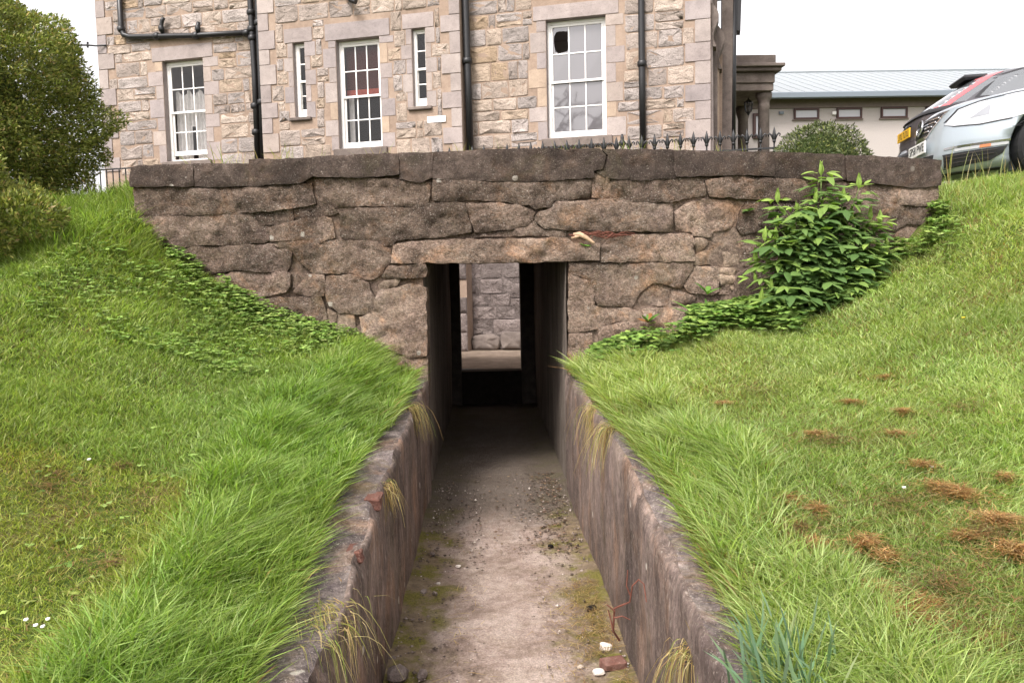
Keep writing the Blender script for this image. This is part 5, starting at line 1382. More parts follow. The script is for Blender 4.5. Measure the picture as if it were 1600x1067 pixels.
def add_weeds(name, x, y, hmax, n_per, cols, wts, ls, label=None):
    q_ = n2(x, y, 2.3, 97, 2) > (-.12 if hmax < .2 else -.30); x, y = x[q_], y[q_]
    k = ~((y > 6.38) & (x > -2.74) & (x < 3.64)); x, y = x[k], y[k]
    V, F, T = weedbed(x, y, hmax, n_per, cols, wts, ls, 0)
    return tag(mk(name, V, F, M['leaf'], tint=T), kind='stuff')
WC = [(.13, .205, .042), (.18, .27, .06), (.245, .335, .09), (.09, .145, .032)]
n = 10000; x = rng.uniform(-4.2, -.78, n); y = rng.uniform(3.7, 6.38, n); k = (n2(x, y, 1.6, 71, 3)+.9*sstep(4.2, 6.0, y)-.5*sstep(-1.6, -.9, x)*sstep(5.6, 4.8, y) > .35); add_weeds('clover_patch', x[k], y[k], .06, 3, WC, [2, 3, 3, 1], .027)
n = 2600; x = rng.uniform(-2.9, -.72, n); y = 6.37-np.abs(rng.normal(0, .30, n)); add_weeds('leafy_weeds', x, y, .12, 5, WC, [2, 3, 3, 1], .030)
n = 4600; x = rng.uniform(.78, 2.3, n); y = 6.37-np.abs(rng.normal(0, .30, n)); add_weeds('leafy_weeds', x, y, .20, 5, [(.12, .20, .042), (.17, .265, .056), (.08, .14, .03), (.235, .335, .08)], [3, 3, 2, 1], .044)
n = 1500; x = rng.uniform(2.1, 3.6, n); y = 6.37-np.abs(rng.normal(0, .22, n)); add_weeds('leafy_weeds', x, y, .16, 4, WC, [2, 3, 2, 2], .042)
n = 420; x = rng.uniform(-3.4, -.9, n); y = rng.uniform(2.4, 4.6, n); k = n2(x, y, 1.4, 77, 3) > .2; add_weeds('clover_patch', x[k], y[k], .05, 3, WC, [2, 3, 3, 1], .024)

# a tuft on its own: hanging straw, clippings, kerb-side clumps
def tuft(name, label, cat, c, n, h, spread, cols, wts, droop=(0, 0), wd=.004, group=None, upright=.5, seg=4, mat='grassblade'):
    P = np.zeros((n, 3)); P[:, 0] = rng.normal(0, spread, n); P[:, 1] = rng.normal(0, spread, n)
    H = h*rng.uniform(.45, 1.1, n); lean = rng.normal(0, 1, (n, 2))*(upright*H)[:, None]+np.array(droop)*H[:, None]
    V, F, T = blades(P, H, wd*rng.uniform(.7, 1.3, n), rng.uniform(0, 3.14, n), lean, rtint(n, cols, wts), seg)
    r = mk(name, V, F, M[mat], tint=T); r.location = c; return tag(r, label, cat, group)
def hang(name, label, c, out, n, ln, cols, wts, group=None, wd=.0035, spread=.05):
    """straw hanging over an edge: starts upward and out, then falls"""
    rows = []; tl = []; m = 6
    a = rng.normal(0, 1, n)*.9; L = ln*rng.uniform(.4, 1.15, n); o = np.array(out)
    tang = np.array([-o[1], o[0], 0]); P0_ = np.stack([rng.normal(0, spread*.5, n), rng.normal(0, spread, n), rng.normal(0, .01, n)], 1)
    sd_ = np.stack([np.cos(rng.uniform(0, 3.1, n)), np.sin(rng.uniform(0, 3.1, n)), np.zeros(n)], 1)*wd*.5
    rise = rng.uniform(.0, .5, n); reach = rng.uniform(.15, .55, n)
    for k in range(m):
        t = k/(m-1); c_ = P0_+o[None, :]*(L*reach*t**.7)[:, None]+tang[None, :]*(a*L*.28*t)[:, None]+np.array([0, 0, 1.0])*(L*(rise*t*1.2-(.55+rise)*t*t*1.25))[:, None]
        w = 1-.8*t; rows += [c_-sd_*w, c_+sd_*w]
    V = np.stack(rows, 1).reshape(-1, 3); b = np.arange(n)*2*m
    Q = np.concatenate([np.stack([b+2*i, b+2*i+1, b+2*i+3, b+2*i+2], 1) for i in range(m-1)])
    r = mk(name, V, (Q,), M['grassblade'], tint=np.repeat(rtint(n, cols, wts), 2*m, 0)); r.location = c; return tag(r, label, 'grass tuft', group)
STR = [ST1, (.45, .36, .18), ST2, (.20, .22, .06)]
hang('dry_grass_tuft', 'dry straw tuft on the left wall top nearest the tunnel mouth', (XL-.06, 5.35, float(topL(5.35))), (.9, -.3, 0), 150, .30, STR, [3, 3, 2, 2])
hang('dry_grass_tuft', 'brown grass tuft growing from a crack halfway along the left wall', (XL-.03, 3.72, float(topL(3.72))-.03), (.9, -.4, 0), 130, .20, STR, [2, 1, 3, 1])
hang('dry_grass_tuft', 'yellow straw tuft hanging at the near end of the left wall', (XL-.07, 2.52, float(topL(2.52))), (.9, -.5, 0), 190, .26, [(.34, .31, .10), ST1, (.22, .26, .06), (.45, .36, .18)], [3, 2, 2, 2], spread=.10)
hang('dry_grass_tuft', 'straw tuft on the right wall top closest to the tunnel', (XR+.05, 4.75, float(topR(4.75))), (-.9, -.3, 0), 170, .28, STR, [3, 3, 2, 2])
hang('dry_grass_tuft', 'larger straw tuft drooping down the right wall below the first', (XR+.05, 4.22, float(topR(4.22))), (-.9, -.35, 0), 150, .33, STR, [3, 3, 2, 1])
hang('dry_grass_tuft', 'long pale straw hanging down a hole in the near right wall', (XR+.0, 2.42, .55), (-.6, -.25, 0), 80, .42, STR, [3, 3, 2, 2], spread=.03)

# brown heaps of dried clippings on the right-hand lawn, straw patches on the left
def clipping(c, r, n):
    th = rng.uniform(0, 2*math.pi, n); rad = r*np.clip(np.abs(rng.normal(0, .5, n)), 0, 1)*(1+.45*np.sin(th*2+c[0]*9)+.3*np.sin(th*5+c[1]*7)); px = rad*np.cos(th)*1.25; py = rad*np.sin(th)*.85
    gx, gy = c[0]+px, c[1]+py; hz = .2*r*np.clip(1-(rad/r)**2, 0, 1)*rng.random(n)
    z = ground(gx, gy)+.032+hz
    L = rng.uniform(.03, .075, n); a = rng.uniform(0, 2*math.pi, n); lean = np.stack([np.cos(a), np.sin(a)], 1)*L[:, None]
    H = rng.uniform(.0, .022, n)
    return blades(np.stack([gx, gy, z], 1), H, np.full(n, .0038), a+1.57+rng.normal(0, .3, n), lean, rtint(n, [(.42, .25, .10), (.52, .36, .17), (.30, .16, .06), (.18, .095, .036)], [3, 3, 3, 1]), 3)
def hit(px, py, dz=0.0):                         # where this sight line meets the ground
    d = ray(px, py); lo = .8
    for t in np.arange(.8, 14, .01):
        p = EYE+d*t
        if p[2] < float(ground(p[0:1], p[1:2])[0])+dz: return p
    return EYE+d*6
HEAPS = ((1418,985,.14,'large brown heap of dried clippings right of the strappy blue-green plant'),
 (1560,832,.12,'brown heap of dried clippings at the right edge of the lawn, upper of two'), (1588,880,.11,'brown heap of dried clippings at the right edge of the lawn, lower of two'),
 (1500,788,.11,'broad flat heap of dried clippings in the middle of the right-hand lawn'), (1345,1062,.10,'brown heap of dried clippings at the bottom edge beside the strappy plant'),
 (1218,832,.065,'upright brown clump of dried clippings near the overhanging grass of the right wall'), (1270,866,.06,'round brown clump of dried clippings above the strappy plant'),
 (1355,862,.06,'brown clump of dried clippings between the round clump and the broad flat heap'), (1365,938,.06,'brown clump of dried clippings just above the large heap'))
for px, py, r, lb in HEAPS:
    p = hit(px, py); V, F, T = clipping(p, r, int(4200*r))
    o = mk('grass_clippings', V-p, F, M['grassblade'], tint=T); o.location = p; tag(o, lb, 'grass clippings', 'heaps of dried grass clippings on the lawn')
vs, fs, ts, off = [], [], [], 0
for px, py, r in ((1470,775,.06),(1440,740,.06),(1385,885,.05),(1180,825,.06),(1230,795,.05),(1275,810,.05),(1150,710,.06),(1180,720,.06),(1110,690,.05),(1400,690,.05),(1410,655,.05),(1230,880,.04),(1510,855,.06),(1440,960,.05),(1545,1020,.06),(1130,640,.035),(1270,690,.05),(1570,760,.05),(1190,740,.05),(1090,660,.04),(1090,800,.035),(1330,640,.05),(1380,600,.05)):
    p = hit(px, py); V, F, T = clipping(p, r, int(3200*r)); vs.append(V); ts.append(T); fs.append([f+off for f in F]); off += len(V)
tag(mk('scattered_clippings', np.concatenate(vs), (np.concatenate([f[0] for f in fs]), np.concatenate([f[1] for f in fs])), M['grassblade'], tint=np.concatenate(ts)), kind='stuff')
n = 1500
def strawpatch(px, py, r, n, label):
    c = hit(px, py); th = rng.uniform(0, 6.28, n); rad = r*np.abs(rng.normal(0, .55, n)); gx, gy = c[0]+rad*np.cos(th)*1.3, c[1]+rad*np.sin(th); z = ground(gx, gy)+np.where(gx > 0, .042, .024)
    L = rng.uniform(.025, .07, n); a = rng.uniform(0, 6.28, n)
    V, F, T = blades(np.stack([gx, gy, z], 1), rng.uniform(0, .018, n), np.full(n, .0036), a+1.57, np.stack([np.cos(a), np.sin(a)], 1)*L[:, None], rtint(n, [ST2, ST3, (.15, .10, .05), (.26, .21, .08)], [2, 3, 3, 2]), 3)
    return V, F, T
vs, fs, ts, off = [], [], [], 0
for a in ((310,775,.22,420),(290,800,.2,300),(190,735,.10,130),(75,770,.16,150),(180,890,.25,240),(330,930,.25,260),(120,1040,.2,180),(190,420,.2,200),(150,410,.2,160),(90,750,.15,100),(230,980,.3,240),(1300,700,.3,420),(1500,650,.35,380),(1480,930,.3,420),(1180,620,.3,260),(1400,800,.3,420),(1540,850,.25,420),(1250,840,.22,300),(1130,700,.2,200),(1380,1000,.25,350),(1560,1010,.3,350)):
    V, F, T = strawpatch(*a, '')
    vs.append(V); ts.append(T); fs.append([f+off for f in F]); off += len(V)
tag(mk('dead_grass_thatch', np.concatenate(vs), (np.concatenate([f[0] for f in fs]), np.concatenate([f[1] for f in fs])), M['grassblade'], tint=np.concatenate(ts)), kind='stuff')

# ------------------------------------------------------------------ tall grass fringes on and behind the wall
def fringe(name, pts, h, cols, wts, spread=.06, wd=.005, upright=.35):
    P = np.array(pts); n = len(P); H = h*rng.uniform(.4, 1.15, n); a = rng.normal(0, 1, (n, 2))*(upright*H)[:, None]
    V, F, T = blades(P, H, wd*rng.uniform(.7, 1.3, n), rng.uniform(0, 3.14, n), a, rtint(n, cols, wts), 4)
    return tag(mk(name, V, F, M['grassblade'], tint=T), kind='stuff')
pts = []
for px, k in ((303,6),(345,16),(360,12),(375,10),(408,14),(444,30),(449,20),(500,8),(585,10),(600,14),(640,6),(722,26),(729,30),(738,24),(790,10),(878,16),(893,8),(965,16),(990,26),(1000,10),(1060,12),(1120,14),(1128,8),(1160,6)):
    p = atY(px, 245, 6.78)
    for _ in range(k): pts.append((p[0]+rng.normal(0, .035), 6.78+rng.normal(0, .03), 2.60))
fringe('wall_top_grass', pts, .30, [(.26, .27, .06), G2, (.38, .33, .14), ST1], [3, 3, 2, 1])
pts = []
for _ in range(9000):
    x = rng.uniform(3.66, 6.6); y = rng.uniform(5.9, 6.9); pts.append((x, y, float(0)))
P = np.array(pts); P[:, 2] = ground(P[:, 0], P[:, 1])-.01; fringe('tall_bank_grass', P, .17, [G2, G3, (.30, .30, .11), ST1], [4, 3, 2, .6], wd=.0065)
P = np.stack([rng.uniform(3.7, 5.2, 60), rng.uniform(6.3, 6.9, 60), np.zeros(60)], 1); P[:, 2] = ground(P[:, 0], P[:, 1]); fringe('seeding_grass_stems', P, .42, [ST1, (.40, .35, .18), (.28, .29, .1)], [2, 2, 2], wd=.005, upright=.25)
P = np.stack([rng.uniform(-4.6, -2.76, 9000), rng.uniform(5.5, 7.0, 9000), np.zeros(9000)], 1); P = P[(P[:, 1] < 6.38) | (P[:, 0] < -2.80)]; P[:, 2] = ground(P[:, 0], P[:, 1])-.01
fringe('tall_bank_grass', P, .24, [G1, G2, G4, (.25, .27, .08)], [4, 3, 3, .8], wd=.0065, upright=.6)

# ------------------------------------------------------------------ big clipped yew on the left
def conifer_cloud(c, rad, n, cols, wts, ls, seed, lump=.10, cut=None, inner=.75):
    u = rng.normal(0, 1, (n, 3)); u /= np.linalg.norm(u, axis=1)[:, None]
    r = 1+lump*fbm(u*2.6+seed, 3, seed)+.06*fbm(u*9+seed, 2, seed+3)
    depth = 1-np.abs(rng.normal(0, .055, n)); depth = np.where(rng.random(n) < .30, rng.uniform(inner, 1.0, n), depth)
    P = np.array(c)+u*np.array(rad)*(r*depth)[:, None]
    return P, u
def spray(P, U, ls, cols, wts, up=.35, jitter=.75):
    n = len(P); D = U+rng.normal(0, jitter, (n, 3))+np.array([0, 0, up]); N = rng.normal(0, 1, (n, 3))+U
    L = ls*rng.uniform(.5, 1.3, n); return leaves(P, D, N, L, L*rng.uniform(.22, .42, n), rtint(n, cols, wts, .22), .1)
YC = [(.15, .18, .034), (.215, .24, .05), (.30, .30, .075), (.09, .11, .025), (.29, .21, .08)]
ytr = atY(-40, 400, 7.1)
zg = float(ground(np.array([-5.3]), np.array([7.0]))[0])
YEW = root('yew_tree', 'large rounded dark green clipped yew on the bank at the left', 'tree', (-5.3, 7.1, zg))
Pa, Ua = [], []
lobes = [((-5.25, 7.2, 3.30), (1.74, 1.50, 1.30), 300000), ((-5.28, 7.0, 2.72), (1.52, 1.3, .78), 130000), ((-5.3, 6.2, 2.35), (.95, .75, .62), 36000), ((-4.75, 6.6, 2.62), (.62, .6, .30), 11000), ((-4.15, 5.85, 2.02), (.62, .5, .55), 24000), ((-4.7, 5.6, 2.0), (.6, .5, .6), 16000), ((-3.78, 6.5, 2.38), (.40, .35, .20), 6000), ((-4.3, 5.9, 2.5), (.65, .5, .40), 18000), ((-3.62, 5.2, 2.10), (.55, .45, .44), 26000), ((-3.78, 5.6, 2.45), (.5, .5, .4), 17000), ((-3.2, 5.6, 2.22), (.30, .3, .17), 4500), ((-4.15, 6.9, 2.62), (.35, .45, .22), 4200), ((-4.45, 6.6, 2.30), (.36, .34, .20), 4200)]
for k, (c, rd, n) in enumerate(lobes):
    P, U = conifer_cloud(c, rd, n, YC, None, .05, 3.7*k)
    inside = np.zeros(n, bool)
    for j, (c2, r2, _) in enumerate(lobes):
        if j != k: inside |= (np.sum(((P-np.array(c2))/np.array(r2))**2, 1) < .72)
    inside |= (U@np.array([.62, -.76, -.2]) < -.75)&(k < 3)
    P, U = P[~inside], U[~inside]; Pa.append(P); Ua.append(U)
P = np.concatenate(Pa); U = np.concatenate(Ua)
gz = ground(P[:, 0], P[:, 1]); k = P[:, 2] > gz+.06; P, U = P[k], U[k]
# the underside is thin: light shows through on the right below
thin = (P[:, 2] < 2.72) & (P[:, 2] > 2.2) & (P[:, 1] > 5.9) & (P[:, 0] > -5.0) & (rng.random(len(P)) < .40); P, U = P[~thin], U[~thin]
V, F, T = spray(P, U, .040, YC, [4, 4, 2.4, 3, .8]); mk('crown', V, F, M['conifer'], YEW, tint=T, kind='stuff')
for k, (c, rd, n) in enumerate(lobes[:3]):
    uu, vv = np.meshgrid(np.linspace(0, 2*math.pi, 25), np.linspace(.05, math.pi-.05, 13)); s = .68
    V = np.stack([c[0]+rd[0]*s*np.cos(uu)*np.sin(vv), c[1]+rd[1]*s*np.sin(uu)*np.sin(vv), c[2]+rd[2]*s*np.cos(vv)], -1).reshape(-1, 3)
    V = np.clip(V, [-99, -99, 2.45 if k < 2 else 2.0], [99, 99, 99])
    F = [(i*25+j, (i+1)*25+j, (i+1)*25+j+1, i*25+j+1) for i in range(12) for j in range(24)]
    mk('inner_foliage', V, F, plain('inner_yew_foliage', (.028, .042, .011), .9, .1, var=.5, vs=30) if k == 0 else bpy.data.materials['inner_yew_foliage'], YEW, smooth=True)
m = MB(); m.tube([(-5.3, 7.1, zg-.2), (-5.28, 7.1, zg+.5), (-5.2, 7.15, zg+1.2)], [.16, .12, .09], 9); m.build('trunk', M['wood'], YEW, smooth=True)
for a in (((-5.3, 7.1, zg+.15), (-4.9, 6.9, zg+.35), (-4.45, 6.75, zg+.30), (-4.2, 6.7, zg+.15)), ((-5.3, 7.0, zg+.3), (-4.95, 6.7, zg+.65), (-4.5, 6.6, zg+.70), (-4.1, 6.7, zg+.62)), ((-5.2, 7, zg+.1), (-5.0, 6.4, zg+.25), (-4.7, 6.1, zg+.15)), ((-5.2, 7, zg+.5), (-4.8, 6.8, zg+.45), (-4.55, 6.7, zg+.05)), ((-5.4, 6.8, zg+.3), (-5.2, 6.2, zg+.4), (-5.0, 5.9, zg+.25))):
    m = MB(); m.tube(a, [.035, .025, .018, .010][:len(a)], 6); m.build('branch', M['wood'], YEW, smooth=True)

# clipped round bush on the terrace
bc = atY(1283, 222, 9.5); bx0, bx1 = atY(1212, 222, 9.5)[0], atY(1355, 222, 9.5)[0]; bt = atY(1283, 190, 9.5)[2]
bz = float(ground(np.array([bc[0]]), np.array([9.5]))[0]); hh = (bt-bz)
BUSH = root('round_bush', 'clipped dark green bush behind the wall in front of the low building', 'bush', (bc[0], 9.5, bz))
BC = [(.06, .075, .028), (.092, .112, .04), (.14, .16, .055), (.035, .048, .018), (.22, .25, .06)]
P, U = conifer_cloud((bc[0], 9.5, bz+hh*.46), ((bx1-bx0)/2, .6, hh*.52), 17000, BC, None, .04, 9.1, .07)
P[:, 0] = bc[0]+(P[:, 0]-bc[0])*(1+.18*np.clip(P[:, 2]-bz-.3, -.3, .4))
V, F, T = spray(P, U, .045, BC, [4, 4, 3, 3, .5], .2, .9); mk('crown', V, F, M['conifer'], BUSH, tint=T, kind='stuff')
m = MB()
for k in range(5): m.tube([(bc[0]+.1*math.cos(k*1.3), 9.5+.1*math.sin(k*1.3), bz-.05), (bc[0]+.35*math.cos(k*1.3), 9.5+.3*math.sin(k*1.3), bz+hh*.7)], [.03, .012], 6)
m.build('stems', M['wood'], BUSH)
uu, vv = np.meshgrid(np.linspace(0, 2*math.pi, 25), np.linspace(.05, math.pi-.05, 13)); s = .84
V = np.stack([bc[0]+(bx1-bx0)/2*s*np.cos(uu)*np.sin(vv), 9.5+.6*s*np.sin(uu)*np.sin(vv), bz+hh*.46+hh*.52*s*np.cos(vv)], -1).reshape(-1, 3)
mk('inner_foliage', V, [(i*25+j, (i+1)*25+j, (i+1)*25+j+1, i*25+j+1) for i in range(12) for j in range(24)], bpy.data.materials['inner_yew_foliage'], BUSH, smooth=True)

# ------------------------------------------------------------------ elder growing against the wall
EY = 6.02
eb = (float(atY(1285, 500, EY)[0]), EY); ez_ = float(ground(np.array([eb[0]]), np.array([EY]))[0])
ELD = root('elder_shrub', 'leafy green elder shrub growing against the right part of the stone wall', 'shrub', (eb[0], eb[1], ez_))
def leaflet(L, W_, bend, tint):
    ts = np.array([0, .18, .42, .68, .88, 1.0]); ws = np.array([.03, .55, 1.0, .78, .36, 0])*W_*.5
    V = []; F = []
    for t, w in zip(ts, ws):
        zc = -bend*L*t*t; V += [(-w, L*t, zc-.22*w), (0, L*t, zc+.0), (w, L*t, zc-.22*w)]
    for i in range(5): F += [(3*i, 3*i+1, 3*i+4, 3*i+3), (3*i+1, 3*i+2, 3*i+5, 3*i+4)]
    return np.array(V), F
variants = []
for k in range(12):
    L = (.09, .118, .145)[k % 3]; V, F = leaflet(L, L*.43, (.15, .3, .5, .7)[k % 4], None)
    col = np.array([(.08, .145, .042), (.115, .19, .052), (.17, .26, .06), (.235, .335, .075)][k//3])*rng.uniform(.9, 1.1)
    variants.append((V, F, np.tile(col, (len(V), 1))))
tips = [(1283,275),(1342,295),(1318,312),(1215,318),(1245,330),(1275,318),(1300,335),(1330,345),(1360,345),(1375,352),(1195,378),(1215,355),(1240,365),(1265,360),(1295,365),(1325,380),(1350,385),(1372,398),(1385,395),(1180,410),(1200,420),(1230,400),(1258,395),(1290,400),(1340,420),(1360,430),(1180,440),(1205,455),(1240,440),(1275,435),(1310,440),(1345,455),(1365,445),(1190,475),(1220,485),(1255,475),(1295,470),(1330,480),(1265,500),(1235,505)]+[(1283+60*math.sin(q_*2.4)*(.4+.6*((q_*7) % 5)/5)*1.35, 340+165*((q_*0.618) % 1)) for q_ in range(18)]
LEAF = []                                       # (depth towards the viewer, matrix, variant)
def frame(o, d, nrm):
    d = d/np.linalg.norm(d); x = np.cross(d, nrm); x /= np.linalg.norm(x)+1e-9; z = np.cross(x, d)
    return np.array([[x[0], d[0], z[0], o[0]], [x[1], d[1], z[1], o[1]], [x[2], d[2], z[2], o[2]], [0, 0, 0, 1]])
stemsP = []
for k, (px, py) in enumerate(tips):
    ydep = EY+.26-(py-275)/230*.42+rng.uniform(-.10, .10)
    tp = atY(px, py, ydep); b0 = np.array([eb[0]+rng.normal(0, .10), EY+rng.normal(0, .07), ez_+.0])
    mid = b0*.45+tp*.55+np.array([rng.normal(0, .05), -.05, .10]); path = []
    for t in np.linspace(0, 1, 9): path.append((1-t)**2*b0+2*t*(1-t)*mid+t*t*tp)
    stemsP.append(path); path = np.array(path); Ltot = np.linalg.norm(np.diff(path, axis=0), axis=1).sum()
    m = MB(); m.tube(list(path), list(np.linspace(.009, .003, 9)), 5); m.build('stem', M['stem'], ELD, smooth=True)
    nodes = max(3, int(Ltot/.085)); ax = path[-1]-path[-2]; ax /= np.linalg.norm(ax)
    for j in range(nodes):
        t = 1-.85*j/nodes; i = min(7, int(t*8)); c = path[i]+(path[i+1]-path[i])*(t*8-i)
        if j > 7 and rng.random() < .4: continue
        a0 = j*1.57+k*.7
        for s in (0, 1):
            a = a0+s*math.pi; rad = np.array([math.cos(a), math.sin(a)*.8-.25, .55 if j == 0 else .22]); rad /= np.linalg.norm(rad)
            plen = .06 if j == 0 else rng.uniform(.08, .14); o = c
            ve = 3 if j == 0 else (2 if j == 1 else (1 if rng.random() < .6 else 0))
            for q, (f, sa) in enumerate(((1.0, 0), (.78, 1), (.78, -1), (.45, 1), (.45, -1))):
                if j == 0 and q > 2: continue
                side_ = np.cross(rad, [0, 0, 1.0]); side_ /= np.linalg.norm(side_); d = rad+side_*sa*1.15+np.array([0, 0, -.12])+rng.normal(0, .12, 3)
                nr = np.array([0, -.25, 1.0])+rng.normal(0, .18, 3); sc = rng.uniform(.75, 1.15)*(.78 if j == 0 else 1.0)
                pos = o+rad*plen*f
                LEAF.append((float(pos[1])-.25*float(pos[2]), frame(pos, d, nr), ve*3+int(rng.integers(0, 3)), sc))
        if j == 0:
            for q in range(4):
                a = q*1.6+k; d = np.array([math.cos(a)*.55, math.sin(a)*.55, 1.0]); LEAF.append((0, frame(c, d, np.array([math.cos(a), math.sin(a), -.4])), 9+int(rng.integers(0, 3)), .7))
LEAF.sort(key=lambda t: t[0])
meshes = {}
rl = np.array(_LOC[ELD.name])
for k, (dp, Mx, ve, sc) in enumerate(LEAF[:300]):
    if ve not in meshes:
        V, F, T = variants[ve]; o = mk('leaf', V, F, M['leaf'], ELD, True, True, tint=T); meshes[ve] = o
    else: o = clone(meshes[ve], ELD)
    A = Mx.copy(); A[:3, :3] *= sc; A[:3, 3] -= rl; o.matrix_local = Matrix(A.tolist())
mbV, mbF, mbT, off = [], [], [], 0
for dp, Mx, ve, sc in LEAF[300:]:
    V, F, T = variants[ve]; mbV.append((V*sc)@Mx[:3, :3].T+Mx[:3, 3]); mbF += [tuple(i+off for i in f) for f in F]; mbT.append(T); off += len(V)
mk('foliage', np.concatenate(mbV), mbF, M['leaf'], ELD, True, tint=np.concatenate(mbT), kind='stuff')

# dock with broad upright leaves by the wall, and a few loners in the joints
def bigleaf_plant(name, label, cat, c, n, L, wr, tilt, cols, droop=.5, flat=False):
    r = root(name, label, cat, tuple(c))
    for k in range(n):
        a = 2*math.pi*k/n+rng.uniform(-.4, .4); l = L*rng.uniform(.7, 1.15); V, F = leaflet(l, l*wr, droop, None)
        tl = tilt*rng.uniform(.6, 1.3); d = np.array([math.cos(a)*math.sin(tl), math.sin(a)*math.sin(tl)-.15, math.cos(tl)]); nr = np.array([-math.cos(a), -math.sin(a)-.3, .5])
        Mx = frame(np.zeros(3), d, nr); V = V@Mx[:3, :3].T; mk('leaf', V, F, M['leaf'], r, True, True, tint=np.tile(np.array(cols[k % len(cols)])*rng.uniform(.85, 1.15), (len(V), 1)))
    return r
DC = [(.10, .21, .035), (.13, .25, .05), (.075, .16, .03)]
p = atY(1108, 500, 6.18); bigleaf_plant('dock_plant', 'upright broad-leaved dock growing at the wall foot left of the elder', 'plant', (p[0], 6.18, float(ground(p[0:1], np.array([6.18]))[0])), 9, .30, .20, .55, DC)
p = atY(1150, 505, 6.1); bigleaf_plant('dock_plant', 'low broad dock leaves spreading among weeds by the elder', 'plant', (p[0], 6.1, float(ground(p[0:1], np.array([6.1]))[0])+.05), 6, .20, .34, 1.15, DC)
p = atY(1105, 450, 6.33); bigleaf_plant('wall_seedling', 'leafy sprig standing up from the rubble left of the elder', 'plant', (p[0], 6.33, p[2]-.05), 5, .15, .26, .6, DC)
p = atY(1168, 330, 6.42); bigleaf_plant('wall_seedling', 'small ivy-like sprig in the joint beside the pale boulder', 'plant', (p[0], 6.39, p[2]), 5, .07, .6, 1.1, [(.07, .13, .03), (.10, .18, .04)])
p = atY(912, 382, 6.40); bigleaf_plant('wall_seedling', 'tiny green seedling on the end of the door lintel', 'plant', (p[0], 6.37, p[2]-.01), 4, .05, .6, 1.0, [(.14, .28, .05)])
p = atY(262, 392, 6.32); bigleaf_plant('wall_seedling', 'bright green sprig at the left foot of the stone wall', 'plant', (p[0], 6.30, p[2]-.04), 8, .10, .55, .9, [(.12, .25, .04), (.16, .30, .06)])
p = atY(1012, 492, 6.33); bigleaf_plant('wall_seedling', 'reddish and green sprig at a gap under the arched stone', 'plant', (p[0], 6.33, p[2]-.06), 7, .10, .4, .7, [(.10, .20, .04), (.22, .10, .04)])
p = atY(905, 585, 6.33); bigleaf_plant('wall_seedling', 'drooping green sprig beside the right jamb of the tunnel', 'plant', (p[0], 6.30, p[2]), 8, .11, .5, 1.0, [(.08, .18, .03), (.11, .22, .04)])
p = atY(1345, 400, 6.0); p = atY(1405, 330, 6.3)
FERN = root('fern', 'pale green fern fronds at the right end of the stone wall', 'fern', tuple(atY(1478, 385, 6.25)))
for k in range(7):
    a = rng.uniform(-.2, 3.3); b0 = np.array(_LOC[FERN.name]); tipd = np.array([math.cos(a)*.28, -.12-.1*rng.random(), .28+.12*rng.random()]); C_, D_, N_, L_, W_ = [], [], [], [], []
    for t in np.linspace(.15, 1, 15):
        c = b0+tipd*t+np.array([0, 0, -.12*t*t]); s = np.cross(tipd, [0, 0, 1]); s /= np.linalg.norm(s)
        for sg in (-1, 1): C_.append(c); D_.append(s*sg+tipd*.5); N_.append([0, -.3, 1]); L_.append(.075*(1.05-t)+.008); W_.append(.016)
    V, F, T = leaves(np.array(C_), np.array(D_), np.array(N_), np.array(L_), np.array(W_), rtint(len(C_), [(.16, .29, .05), (.20, .34, .07)], [1, 1], .08), .1); mk('frond', V, F, M['leaf'], FERN, tint=T)

# strappy blue-green clump in the near right corner
p = hit(1228, 1090)
IRI = root('strappy_plant', 'clump of blue-green strap leaves beside the right wall in the near corner', 'plant', (p[0], p[1], p[2]-.03))
n = 90
for k in range(n):
    P = np.array([[rng.normal(0, .05), rng.normal(.0, .08), 0]]); H = np.array([rng.uniform(.15, .30)]); a = rng.uniform(0, 6.28)
    ln = np.array([[math.cos(a)*.09-.05*rng.random(), math.sin(a)*.08]])*rng.uniform(.4, 1.2)
    V, F, T = blades(P, H, np.array([rng.uniform(.007, .012)]), np.array([rng.uniform(-.6, .6)]), ln, rtint(1, [(.15, .235, .145), (.19, .285, .175), (.11, .18, .105), (.27, .33, .17)], [3, 3, 2, 1], .12), 5)
    mk('strap_leaf', V, F, M['grassblade'], IRI, True, True, tint=T)

# ------------------------------------------------------------------ roots, twigs, rubble and stones
RT = root('dry_root', 'pale dry root wedged in the joint above the right end of the lintel', 'root', tuple(atY(915, 370, 6.36)))
q = lambda px, py, d=0.0: atY(px, py, 6.375-d)
m = MB(); m.tube([q(896, 366), q(905, 366, .02), q(915, 371, .03), q(926, 379, .035), q(929, 380, .035)], [.010, .022, .018, .013, .009], 7); m.tube([q(893, 372), q(904, 369, .02), q(912, 367, .02)], [.009, .016, .014], 6); m.build('root_stub', M['root'], RT, smooth=True)
for k in range(16):
    x0 = rng.uniform(888, 960); pts_ = [q(x0+i*rng.uniform(5, 11), 368+rng.normal(0, 3)-i*.5, .008+.01*rng.random()) for i in range(5)]
    m = MB(); m.tube(pts_, [.004, .0045, .004, .003, .002], 4); m.build('dead_stem', M['twig'], RT)
TW = root('bramble_twig', 'thin leafless red bramble twig rising beside the right wall', 'twig', (.60, 2.9, .0))
def seg(*pts_): return [np.array(p) for p in pts_]
fy = lambda px, py, Y: atY(px, py, Y)
m = MB(); m.tube([fy(968, 1000, 2.75), fy(958, 985, 2.72), fy(960, 950, 2.70), fy(972, 945, 2.68), fy(984, 940, 2.66), fy(988, 915, 2.64), fy(998, 905, 2.63), fy(1006, 912, 2.62), fy(1010, 940, 2.60)], [.004, .004, .0038, .0035, .003, .003, .0028, .0025, .002], 5); m.build('twig_stem', M['twig'], TW)
